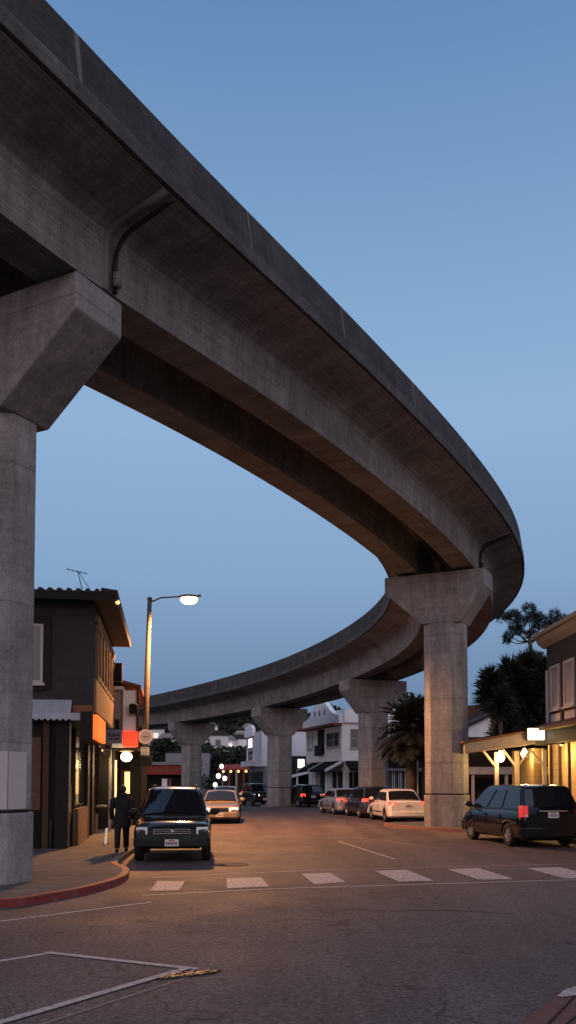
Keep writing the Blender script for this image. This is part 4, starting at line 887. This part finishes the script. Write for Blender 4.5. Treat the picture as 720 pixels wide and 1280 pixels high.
# ------------------------------------------------------------------ vehicles (local +x = front, +y = left)
def car(name, cat, label, pos, heading, pm, S, group=None):
    L, W = S['L'], S['W']; g = empty(name, (pos[0],pos[1],0), heading, label, cat, group); h = L/2; hw = W/2; zb = S.get('zb',.2)
    top = S['top']; rw = S.get('rw',.31); wb = S['wb']
    def T(x):
        for (xa_, za), (xb_, zb_) in zip(top, top[1:]):
            if xb_ <= x <= xa_: return zb_+(za-zb_)*(x-xb_)/(xa_-xb_)
        return top[0][1] if x > top[0][0] else top[-1][1]
    xs = [-h,-h+.02,-h+.06,-h+.14,-h+.26]+[-h+.26+(L-.52)*i/34 for i in range(1,34)]+[h-.26,h-.14,h-.06,h-.02,h]
    mb = MB(); rings = []
    for x in xs:
        e = min(h-abs(x), .3)/.3; e = max(0, e); rnd_ = 1-.09*(1-e)**2.2; w = hw*rnd_*(1-.035*(abs(x)/h)**4)
        t = T(x)-.05*(1-e)**3; b = zb+.06*(1-e)**2; q = t-b
        rings.append([(x,w*.0,b),(x,w*.86,b),(x,w*.96,b+.06),(x,w,b+.22*q),(x,w*1.0,b+.45*q),(x,w*.992,b+.68*q),(x,w*.965,b+.84*q),(x,w*.92,b+.93*q),(x,w*.84,b+.985*q),(x,w*.45,t+.018),(x,0,t+.025)])
    full = []
    for r in rings: full.append(r+[(p[0],-p[1],p[2]) for p in r[-2:0:-1]])
    n = len(full[0]); v = [p for r in full for p in r]; f = []
    for i in range(len(full)-1):
        for j in range(n): f.append((i*n+j,i*n+(j+1)%n,(i+1)*n+(j+1)%n,(i+1)*n+j))
    f += [tuple(range(n-1,-1,-1)), tuple((len(full)-1)*n+j for j in range(n))]
    body = mb.add(v, f).build('body', pm, g, True)
    cut = MB(); 
    for x in (wb/2+S.get('wx',0), -wb/2+S.get('wx',0)):
        for s in (-1,1): 
            y0 = s*hw; cut.lathe([(rw+.055,-.24),(rw+.055,.24)], (x,y0,rw-.0), 28, 'y')
    co = cut.build('cutter', M['ddark'])
    bo = body.modifiers.new('arch', 'BOOLEAN'); bo.operation = 'DIFFERENCE'; bo.solver = 'EXACT'
    co.parent = g; bo.object = co
    bpy.context.view_layer.update(); baked(body); bpy.data.objects.remove(co)
    if len(body.data.materials) > 1: pass
    body.data.polygons.foreach_set('use_smooth', [True]*len(body.data.polygons)); sharp(body, 32)
    # under-body and wheel wells
    bx('underbody', M['ddark'], g, -h+.25,h-.25,-hw+.26,hw-.26,zb-.02,zb+.35)
    # cabin
    A, B_, C, D_ = S['cab']; zbelt = S['belt']; zr = S['H']; w0 = hw*.925; w1_ = hw*S.get('tumble',.74)
    cr = .045
    ringb = [(A,zbelt-.03),(B_,zr-.05),(B_-.14,zr-.01),((B_+C)/2,zr+cr*.4),(C+.14,zr-.01),(C,zr-.05),(D_,zbelt-.03)]
    def wy(z): return w0+(w1_-w0)*max(0,(z-zbelt))/(zr-zbelt)
    v = []; f = []
    m_ = len(ringb)
    for fr_ in (-1,-.96,-.6,0,.6,.96,1):
        for (x, z) in ringb:
            zz = z-(.035 if abs(fr_) == 1 and z > zbelt+.2 else 0)+(.02*(1-fr_*fr_) if z > zbelt+.2 else 0)
            v.append((x+(-.09*(fr_*fr_) if x > 0 else .05*fr_*fr_)*(1 if z < zr-.2 or 1 else 0), wy(z)*fr_, zz))
    for i in range(6):
        for j in range(m_-1): f.append((i*m_+j,i*m_+j+1,(i+1)*m_+j+1,(i+1)*m_+j))
        f.append((i*m_+m_-1,i*m_,(i+1)*m_,(i+1)*m_+m_-1))
    f += [tuple(range(m_)), tuple(6*m_+j for j in range(m_-1,-1,-1))]
    cab = MB().add(v, f).build('cabin', pm, g, True, bevel=.035); sharp(cab, 40)
    # glazing: panels a little proud of the cabin faces
    def panel(nm, P4, off, par=cab, curve=0, m=None, grid=6):
        a, b, c, d = [Vector(p) for p in P4]; nrm = (b-a).cross(d-a).normalized()
        if nrm.dot(Vector(off)) < 0: nrm = -nrm
        mbp = MB(); 
        for k in (0,1):
            for i in range(grid+1):
                t = i/grid; cv = nrm*curve*(1-(2*t-1)**2)
                for q, (p0_, p1_) in enumerate(((a,b),(d,c))):
                    mbp.v.append(tuple(p0_.lerp(p1_,t)+nrm*(.012-.02*k)+cv))
        N_ = 2*(grid+1)
        for i in range(grid):
            mbp.f.append((2*i,2*i+2,2*i+3,2*i+1)); mbp.f.append((N_+2*i,N_+2*i+1,N_+2*i+3,N_+2*i+2))
            mbp.f.append((2*i,N_+2*i,N_+2*i+2,2*i+2)); mbp.f.append((2*i+1,2*i+3,N_+2*i+3,N_+2*i+1))
        mbp.f.append((0,1,N_+1,N_)); mbp.f.append((2*grid,N_+2*grid,N_+2*grid+1,2*grid+1))
        return mbp.build(nm, m or M['glass'], par)
    def lp(p, q, t): return p+(q-p)*t
    e = .09
    xa, za = lp(A,B_,.06), lp(zbelt,zr-.05,.06); xb_, zb2 = lp(A,B_,.93), lp(zbelt,zr-.05,.93)
    panel('windshield', [(xa-.085,-wy(za)+e,za),(xa-.085,wy(za)-e,za),(xb_-.085,wy(zb2)-e*.9,zb2),(xb_-.085,-wy(zb2)+e*.9,zb2)], (1,0,.5), curve=.085)
    xa, za = lp(D_,C,.14), lp(zbelt,zr-.05,.14); xb_, zb2 = lp(D_,C,.90), lp(zbelt,zr-.05,.90)
    panel('rear_window', [(xa+.045,-wy(za)+e,za),(xa+.045,wy(za)-e,za),(xb_+.045,wy(zb2)-e,zb2),(xb_+.045,-wy(zb2)+e,zb2)], (-1,0,.5), curve=.045)
    z0, z1 = zbelt+.035, zr-.13; f0 = (z0-zbelt)/(zr-zbelt); f1 = (z1-zbelt)/(zr-zbelt)
    xf0, xf1 = lp(A,B_,f0)-.22, lp(A,B_,f1)-.20; xr0, xr1 = lp(D_,C,f0)+.16, lp(D_,C,f1)+.14
    sp_ = S.get('pill', [.48]); cuts = [0]+sp_+[1]
    for s in (-1,1):
        for a_, b_ in zip(cuts, cuts[1:]):
            ga = .02 if a_ > 0 else 0; gb_ = .02 if b_ < 1 else 0
            panel('side_window', [(lp(xf0,xr0,a_+ga),s*wy(z0),z0),(lp(xf0,xr0,b_-gb_),s*wy(z0),z0),(lp(xf1,xr1,b_-gb_),s*wy(z1),z1),(lp(xf1,xr1,a_+ga),s*wy(z1),z1)], (0,s,0), grid=1)
    # door seams and handles
    sm = MB(); hd_ = []
    xc = [lp(xf0,xr0,c) for c in [0]+sp_[:2]+([1] if len(sp_) < 2 else [])]
    for s in (-1,1):
        for x in xc: sm.box(x-.008,x+.008,s*(hw*.985)-.012,s*(hw*.985)+.020 if s > 0 else s*hw*.985+.012,zb+.16,zbelt-.16) if s > 0 else sm.box(x-.008,x+.008,-hw*1.0-.006,-hw*.985+.012,zb+.16,zbelt-.16)
        for x in xc[1:]:
            hd_.append((x+.08, s))
    sm.build('door_seam', M['ddark'], g)
    for x, s in hd_: bx('door_handle', S.get('trim',M['black']), g, x,x+.16,min(s*hw*.96,s*(hw+.012)),max(s*hw*.96,s*(hw+.012)),zbelt-.19,zbelt-.15,.008)
    for s in (-1,1): y = s*hw; bx('side_moulding', M['black'], g, -wb/2+rw+.12,wb/2-rw-.1,min(y*.97,y+s*.008),max(y*.97,y+s*.008),zb+.22,zb+.27)
    for s in (-1,1):
        mm = MB().ball((A-.42, s*(hw+.09), zbelt+.10), .12, 12, 8, (.45,1.0,.72)).build('mirror', S.get('mirror',pm), g, True); MB().tube([(A-.42,s*(hw*.93),zbelt+.03),(A-.42,s*(hw+.03),zbelt+.07)], .03, 6).build('mirror_stalk', M['black'], mm)
    # wheels
    for x in (wb/2+S.get('wx',0), -wb/2+S.get('wx',0)):
        for s in (-1,1):
            wt = .205; yc = s*(hw-.115)
            wh = MB().lathe([(rw*.62,-wt/2),(rw*.93,-wt/2),(rw,-wt/2+.035),(rw,wt/2-.035),(rw*.93,wt/2),(rw*.62,wt/2),(rw*.60,0)], (x,yc,rw), 32, 'y').build('wheel', M['rubber'], g, True); sharp(wh, 40)
            rm = MB(); yo = s*(wt/2-.02)
            rm.lathe([(rw*.64,yc-0+yo-.05*s),(rw*.66,yc+yo),(rw*.58,yc+yo+.006*s),(rw*.54,yc+yo-.03*s)][::1], (x,0,rw), 28, 'y')
            for k in range(S.get('spokes',6)):
                a = 2*pi*k/S.get('spokes',6); c_, s_ = cos(a), sin(a); q = .035
                P_ = [(x+c_*.03-s_*q*1.3, rw+s_*.03+c_*q*1.3),(x+c_*rw*.60-s_*q, rw+s_*rw*.60+c_*q),(x+c_*rw*.60+s_*q, rw+s_*rw*.60-c_*q),(x+c_*.03+s_*q*1.3, rw+s_*.03-c_*q*1.3)]
                rm.prism_y(P_, yc+yo-.03*s, yc+yo-.003*s)
            rm.lathe([(.055,yc+yo-.02*s),(.055,yc+yo+.008*s)], (x,0,rw), 14, 'y'); rm.build('rim', M['alloy'], wh)
            MB().lathe([(rw*.5,yc+yo-.07*s),(rw*.5,yc+yo-.06*s)], (x,0,rw), 20, 'y').build('brake_disc', M['ddark'], wh)
    # bumpers, plates, lamps
    zf = S.get('bz',(.28,.50)); bm_ = S.get('bump', pm)
    def bumper(nm, sx):
        pts = [(sx*(h-.10),-hw*.98),(sx*(h+.02),-hw*.86),(sx*(h+.07),-hw*.4),(sx*(h+.08),0),(sx*(h+.07),hw*.4),(sx*(h+.02),hw*.86),(sx*(h-.10),hw*.98),(sx*(h-.22),hw*.9),(sx*(h-.22),-hw*.9)]
        return MB().prism(pts if sx > 0 else pts[::-1], *zf).build(nm, bm_, g, bevel=.03)
    fb = bumper('front_bumper', 1); rb_ = bumper('rear_bumper', -1)
    def plate(x, z, sx):
        p = bx('licence_plate', M['plate'], g, min(x,x+sx*.012),max(x,x+sx*.012),-.155,.155,z-.075,z+.075); mb_ = MB(); xx = x+sx*.013
        mb_.box(min(xx,xx+sx*.002),max(xx,xx+sx*.002),-.07,.07,z+.035,z+.06); mb_.build('red_band', M['platered'], p); mb_ = MB()
        for k in range(7): y = -.125+k*.037; mb_.box(min(xx,xx+sx*.002),max(xx,xx+sx*.002),y,y+.024,z-.045,z+.02)
        mb_.build('faint_digits', M['platenum'], p)
    fz = S.get('hz',.62); hwid = S.get('hwid',.36); hh_ = S.get('hh',.15)
    lens = S.get('headm', M['lens']); xe = h-.10
    for s in (-1,1):
        y1 = s*hw*.90; y0 = s*(hw*.90-hwid)
        hp = MB().prism([(xe-.25,y1*1.05),(xe+.03,y1*1.0),(xe+.115,y0),(xe-.1,y0)][::s], fz-hh_/2, fz+hh_/2).build('headlight', lens, g, bevel=.02)
        MB().ball((xe-.0,(y0*.55+y1*.45),fz), hh_*.30, 10, 8).build('bulb', S.get('headm', M['chrome']), hp, True)
        ya_ = sorted((y1*1.0, y1-s*.12)); bx('indicator', M['amber'], g, xe-.02,xe+.16-.10,ya_[0],ya_[1],fz-hh_/2-.085,fz-hh_/2-.02,.01) if S.get('ind',1) else None
    gr_ = S.get('grille',(.38,.10)); gy = gr_[0]; gz = gr_[1]
    bx('grille', M['black'], g, h-.06,h+.012,-gy,gy,fz-gz,fz+gz*.7,.01); gb2 = MB(); x0 = h+.013
    for (a1,a2,c1,c2) in ((-gy,gy,fz-gz,fz-gz+.02),(-gy,gy,fz+gz*.7-.02,fz+gz*.7),(-gy,-gy+.02,fz-gz+.02,fz+gz*.7-.02),(gy-.02,gy,fz-gz+.02,fz+gz*.7-.02),(-gy+.02,gy-.02,fz-.02,fz-.005)): gb2.box(x0,x0+.012,a1,a2,c1,c2)
    gb2.build('grille_trim', M['chrome'], g)
    if S.get('emblem'): MB().lathe([(.055,.0),(.055,.012),(.03,.014)], (x0+.013,0,fz-.01), 3, 'x').build('emblem', M['chrome'], g)
    plate(h+.083, (zf[0]+zf[1])/2, 1); pz = S.get('rpz', .72); plate(-h-.005-S.get('rpo',0), pz, -1)
    if S.get('rstrip'): bx('tailgate_trim', M['chrome'], g, -h-.02,-h+.02,-.42,.42,pz+.10,pz+.13)
    tz0, tz1 = S.get('tz',(.62,.86)); tw = S.get('tw',.26); tm = S.get('tailm', M['tail'])
    for s in (-1,1):
        y1 = s*hw*.925; y0 = s*(hw*.925-tw); xt = -h+.10
        tp = MB().prism([(xt+.14,y1*1.055),(xt-.05,y1*1.01),(xt-.115,y0),(xt,y0)][::-s], tz0, tz1).build('tail_light', tm, g, bevel=.015)
        if S.get('tlens'): bx('reverse_lens', M['lens'], tp, xt-.125,xt-.08,min(y0+s*.02,y0+s*tw*.6),max(y0+s*.02,y0+s*tw*.6),tz0+.02,tz0+.07)
    if S.get('rack'):
        rk = MB()
        for s in (-1,1): rk.tube([(B_-.1,s*w1_*.86,zr+.06),(C+.2,s*w1_*.86,zr+.06)], .018, 6)
        rk.build('roof_rails', M['black'], g)
    if S.get('wiper'): MB().tube([(lp(D_,C,.16)-.03,0,lp(zbelt,zr-.05,.16)),(lp(D_,C,.3)-.04,.38,lp(zbelt,zr-.05,.24))], .012, 5).build('rear_wiper', M['black'], g)
    return g
def spec(kind, **k):
    S = dict(
      sedan=dict(L=4.5,W=1.75,H=1.43,wb=2.62,zb=.20,belt=.93,rw=.31,top=[(2.25,.66),(2.1,.74),(1.1,.90),(.9,.93),(-1.25,.97),(-1.6,.99),(-2.15,.97),(-2.25,.90)],cab=(1.15,.42,-.95,-1.62),pill=[.47],hz=.62,rpz=.74,tz=(.70,.86),tw=.34),
      wagon=dict(L=4.4,W=1.75,H=1.50,wb=2.6,zb=.22,belt=.95,rw=.32,top=[(2.2,.70),(2.05,.78),(1.1,.95),(-1.9,1.0),(-2.12,.98),(-2.2,.92)],cab=(1.2,.45,-1.75,-2.12),pill=[.36,.68],hz=.66,rpz=.74,tz=(.74,.94),tw=.24,wiper=1),
      suv=dict(L=4.4,W=1.78,H=1.72,wb=2.6,zb=.30,belt=1.03,rw=.36,top=[(2.2,.80),(2.08,.88),(1.95,.92),(1.0,1.0),(-1.9,1.06),(-2.15,1.05),(-2.2,1.0)],cab=(1.15,.45,-1.85,-2.12),pill=[.36,.68],hz=.80,rpz=.82,tz=(.78,1.05),tw=.16,bz=(.40,.62),tumble=.80,wiper=1,rack=1),
      van=dict(L=4.75,W=1.90,H=1.74,wb=2.85,zb=.22,belt=1.05,rw=.335,top=[(2.37,.66),(2.25,.80),(1.75,.98),(1.3,1.06),(-2.0,1.10),(-2.3,1.08),(-2.37,1.0)],cab=(1.75,.62,-1.95,-2.32),pill=[.36,.66],hz=.68,rpz=.92,tz=(.86,1.18),tw=.13,wx=.05,tumble=.75,wiper=1,rstrip=1,tlens=1,bz=(.30,.58)))[kind]
    S = dict(S); S.update(k); return S
C_blk = paint('black_car_paint', (.004,.004,.006), .10, 0, .3); C_dgrey = paint('dark_green_grey_paint', (.012,.014,.015), .14, 0, .8); C_wht = paint('white_car_paint', (.62,.58,.55), .3); C_gold = paint('champagne_paint', (.26,.20,.14), .3, .4)
C_sil = paint('silver_paint', (.36,.33,.34), .3, .5); C_navy = paint('dark_blue_grey_paint', (.011,.013,.020), .14, 0, .6); C_mar = paint('black_blue_paint', (.003,.0033,.005), .10, 0, .3)
def heading(dx, dy): return atan2(dy, dx)
# 1 near dark SUV facing the camera
car('parked_suv', 'suv', 'dark grey green SUV parked facing the camera by the left kerb, beyond the crosswalk', (-2.86,22.3), heading(.10,-1), C_dgrey, spec('suv', W=1.80, H=1.70, emblem=1, grille=(.42,.065), hz=.74, hwid=.26, hh=.17, hb=1, mirror=M['black'], bump=paint('dark_bumper_paint', (.007,.008,.009), .4, 0, .1), zb=.34, spokes=5, bz=(.38,.58), tumble=.70))
car('parked_sedan', 'sedan', 'champagne coloured sedan with one lit headlight, just behind the dark SUV at left', (-3.05,40.4), heading(.04,-1), C_gold, spec('sedan', H=1.42, tailm=M['tail'], headm=M['head_dim']))
car('parked_sedan', 'sedan', 'white roofed car mostly hidden behind the champagne sedan', (-4.0,56), heading(.10,-1), C_wht, spec('sedan', H=1.48))
car('small_suv', 'suv', 'small dark SUV with lights on, left of the pier standing in the road', (-2.25,66), heading(.30,-1), C_blk, spec('suv', W=1.7, L=4.0, H=1.62, top=[(2.0,.90),(1.9,.985),(1.8,1.02),(.95,1.09),(-1.7,1.1),(-1.95,1.09),(-2.0,1.03)], cab=(1.0,.50,-1.7,-1.95), headm=M['head_dim'], tailm=M['tail_on']))
car('black_car', 'car', 'black hatchback with lit tail lights between the road pier and the silver sedan', (1.15,63.5), heading(-.30,1), C_blk, spec('wagon', H=1.55, tailm=M['tail_on'], W=1.8))
car('parked_sedan', 'sedan', 'silver sedan parked ahead of the dark wagon, farthest of three in a row at right', (3.05,50.2), heading(-.22,1), C_sil, spec('sedan', H=1.42, tailm=M['tail_on'], tz=(.76,.90)))
car('parked_wagon', 'wagon', 'dark blue grey wagon parked between the silver sedan and the white sedan', (4.15,45.7), heading(-.17,1), C_navy, spec('wagon', H=1.56, tailm=M['tail_on'], tz=(.82,.98), W=1.72))
car('parked_sedan', 'sedan', 'white sedan with glowing red tail lights parked beside the big pier', (5.05,41.4), heading(-.14,1), C_wht, spec('sedan', W=1.78, L=4.4, H=1.47, tailm=M['tail_on'], tz=(.78,.93), tw=.27, spokes=7, trim=C_wht))
car('parked_minivan', 'minivan', 'black minivan parked at the right kerb in front of the lit porch', (7.00,26.95), heading(-.17,1), C_mar, spec('van', tailm=glow('lit_deep_red_lens', (.55,.008,.010), .75), spokes=6, bump=C_mar))
# ------------------------------------------------------------------ person on the sidewalk
pf = gnd(152,1065,KH)
per = empty('person', (pf.x, pf.y, KH), radians(8), 'person in a dark hooded coat and dark trousers walking on the sidewalk beside the SUV', 'person')
def skinned(verts, edges, radii, root, name, m, parent, sub=2, flat=None):
    me = bpy.data.meshes.new(name); me.from_pydata(verts, edges, []); o = bpy.data.objects.new(name, me); COL.objects.link(o)
    o.parent = parent; me.materials.append(m)
    sk = o.modifiers.new('skin', 'SKIN'); sk.use_smooth_shade = True
    for i, r in enumerate(radii): me.skin_vertices[0].data[i].radius = (r, r) if not isinstance(r, tuple) else r
    for i in range(len(verts)): me.skin_vertices[0].data[i].use_root = (i == root)
    s = o.modifiers.new('sub', 'SUBSURF'); s.levels = sub; s.render_levels = sub
    bpy.context.view_layer.update(); baked(o); return o
# facing away up the street (+y), mid-stride, height 1.62
V = []; Ed = []; Rd = []
def jv(p, r, parent=None):
    V.append(p); Rd.append(r); i = len(V)-1
    if parent is not None: Ed.append((parent, i))
    return i
pel = jv((0,0,.86),(.15,.11)); wa = jv((0,.0,1.0),(.135,.10),pel); chs = jv((0,.02,1.19),(.165,.115),wa); nb = jv((0,.03,1.33),(.09,.08),chs); nk = jv((0,.045,1.39),.055,nb); hd1 = jv((0,.06,1.46),.075,nk); hd2 = jv((0,.06,1.53),.088,hd1); jv((0,.055,1.60),.06,hd2)
for s, fy in ((-1,-.12),(1,.10)):
    hip = jv((s*.09,0,.80),.09,pel); kn = jv((s*.10,fy*.7+.03,.45),.062,hip); an = jv((s*.10,fy*1.5,.09),.042,kn); jv((s*.11,fy*1.5+.13,.035),.036,an)
    sh = jv((s*.19,.02,1.29),.06,chs); el = jv((s*.25,-.02-fy*.3,1.03),.045,sh); wr = jv((s*.25,.05-fy*.7,.80),.030,el); pa2 = jv((s*.25,.06-fy*.8,.745),(.020,.036),wr)
    for k in range(4):
        y = .035+k*.018-.0+.0-fy*.8; f1_ = jv((s*.25,y,.70),.0095,pa2); f2_ = jv((s*.243,y+.006,.672-(.006 if k in (1,2) else 0)),.009,f1_); jv((s*.232,y+.01,.650),.008,f2_)
    th = jv((s*.245,.10-fy*.8,.735),.011,pa2); jv((s*.238,.115-fy*.8,.70),.009,th)
body = skinned(V, Ed, Rd, 0, 'body', M['skin'], per)
hdm = MB(); hdm.ball((0,.165,1.515), .018, 8, 6, (.8,1.2,1.1)); 
for s in (-1,1): hdm.ball((s*.088,.06,1.525), .022, 8, 6, (.4,.9,1.3)); hdm.ball((s*.033,.142,1.54), .011, 8, 6)
hdm.ball((0,.145,1.475), .018, 8, 6, (1.3,.4,.35)); hdm.build('face_features', M['skin'], body, True)
MB().ball((0,.035,1.545), .108, 16, 12, (.95,1.02,.98)).build('hair', M['hair'], per, True)
# hood, coat, sleeves, trousers, shoes
ct = MB(); prof = [(.215,.165,.60),(.20,.155,.75),(.185,.145,.90),(.17,.13,1.02),(.195,.14,1.18),(.205,.135,1.28),(.15,.11,1.355),(.09,.09,1.40)]; n = 24
for a, b, z in prof:
    for j in range(n): t = 2*pi*j/n; w_ = 1+.03*sin(5*t+z*9); ct.v.append((a*cos(t)*w_, b*sin(t)*w_+.015, z))
for i in range(len(prof)-1):
    for j in range(n): ct.f.append((i*n+j,i*n+(j+1)%n,(i+1)*n+(j+1)%n,(i+1)*n+j))
for s, fy in ((-1,-.12),(1,.10)): ct.tube([(s*.16,.02,1.32),(s*.215,.01,1.26),(s*.255,-.02-fy*.3,1.03),(s*.255,.045-fy*.68,.82)], [.075,.078,.062,.05], 12)
ct.build('coat', M['coat'], per, True)
MB().ball((0,-.01,1.40), .125, 16, 10, (1.15,.95,.62)).build('hood', M['coat'], per, True)
trs = MB()
for s, fy in ((-1,-.12),(1,.10)): trs.tube([(s*.085,0,.88),(s*.095,.0,.78),(s*.10,fy*.7+.03,.46),(s*.10,fy*1.45,.11)], [.10,.105,.078,.066], 14)
trs.build('trousers', M['jeans'], per, True)
for s, fy in ((-1,-.12),(1,.10)): MB().ball((s*.105,fy*1.5+.06,.045), .13, 12, 8, (.38,1.0,.36)).build('shoe', M['black'], per, True)

# ------------------------------------------------------------------ sky and light
wd = bpy.data.worlds.new('World'); SC.world = wd; wd.use_nodes = True; t = wd.node_tree; bg = t.nodes['Background']
sky = t.nodes.new('ShaderNodeTexSky'); sky.sky_type = 'NISHITA'; sky.sun_disc = False; sky.sun_elevation = radians(3); sky.sun_rotation = radians(200)
sky.air_density = 1.0; sky.dust_density = .6; sky.ozone_density = 4.0
L = t.links.new
def dusk_ramp(stops, src):
    r = N(t, 'ShaderNodeValToRGB'); e = r.color_ramp.elements
    while len(e) < len(stops): e.new(.5)
    for k, (p, c) in enumerate(stops): e[k].position = p; e[k].color = rgba(c)
    L(src, r.inputs[0]); return r.outputs[0]
tc = N(t, 'ShaderNodeTexCoord'); sx = N(t, 'ShaderNodeSeparateXYZ'); L(tc.outputs['Generated'], sx.inputs[0])
east = dusk_ramp([(0,(.120,.180,.285)),(.10,(.160,.252,.410)),(.22,(.235,.370,.580)),(.38,(.285,.450,.680)),(.52,(.215,.375,.600)),(.70,(.115,.242,.475)),(1,(.12,.22,.42))], sx.outputs[2])
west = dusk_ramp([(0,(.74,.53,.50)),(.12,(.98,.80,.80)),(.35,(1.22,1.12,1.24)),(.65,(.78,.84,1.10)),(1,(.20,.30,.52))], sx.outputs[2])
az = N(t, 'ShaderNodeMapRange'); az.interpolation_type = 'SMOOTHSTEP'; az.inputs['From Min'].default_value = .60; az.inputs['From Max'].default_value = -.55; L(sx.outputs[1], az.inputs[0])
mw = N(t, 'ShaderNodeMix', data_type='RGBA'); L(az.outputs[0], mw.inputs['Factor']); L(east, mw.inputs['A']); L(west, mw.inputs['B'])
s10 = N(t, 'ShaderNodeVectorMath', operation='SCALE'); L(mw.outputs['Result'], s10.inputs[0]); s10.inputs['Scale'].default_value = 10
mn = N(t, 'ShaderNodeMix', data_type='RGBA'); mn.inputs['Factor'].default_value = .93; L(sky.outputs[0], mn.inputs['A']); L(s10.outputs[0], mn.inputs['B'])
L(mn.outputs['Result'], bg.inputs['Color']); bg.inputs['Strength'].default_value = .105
sl = bpy.data.lights.new('sun', 'SUN'); sl.energy = .12; sl.angle = radians(30); sl.color = (1,.66,.45); so = bpy.data.objects.new('sun', sl); COL.objects.link(so)
so.rotation_euler = (radians(90-22), 0, radians(-25))
SC.view_settings.view_transform = 'Standard'; SC.view_settings.look = 'None'; SC.view_settings.exposure = 0; SC.view_settings.gamma = 1
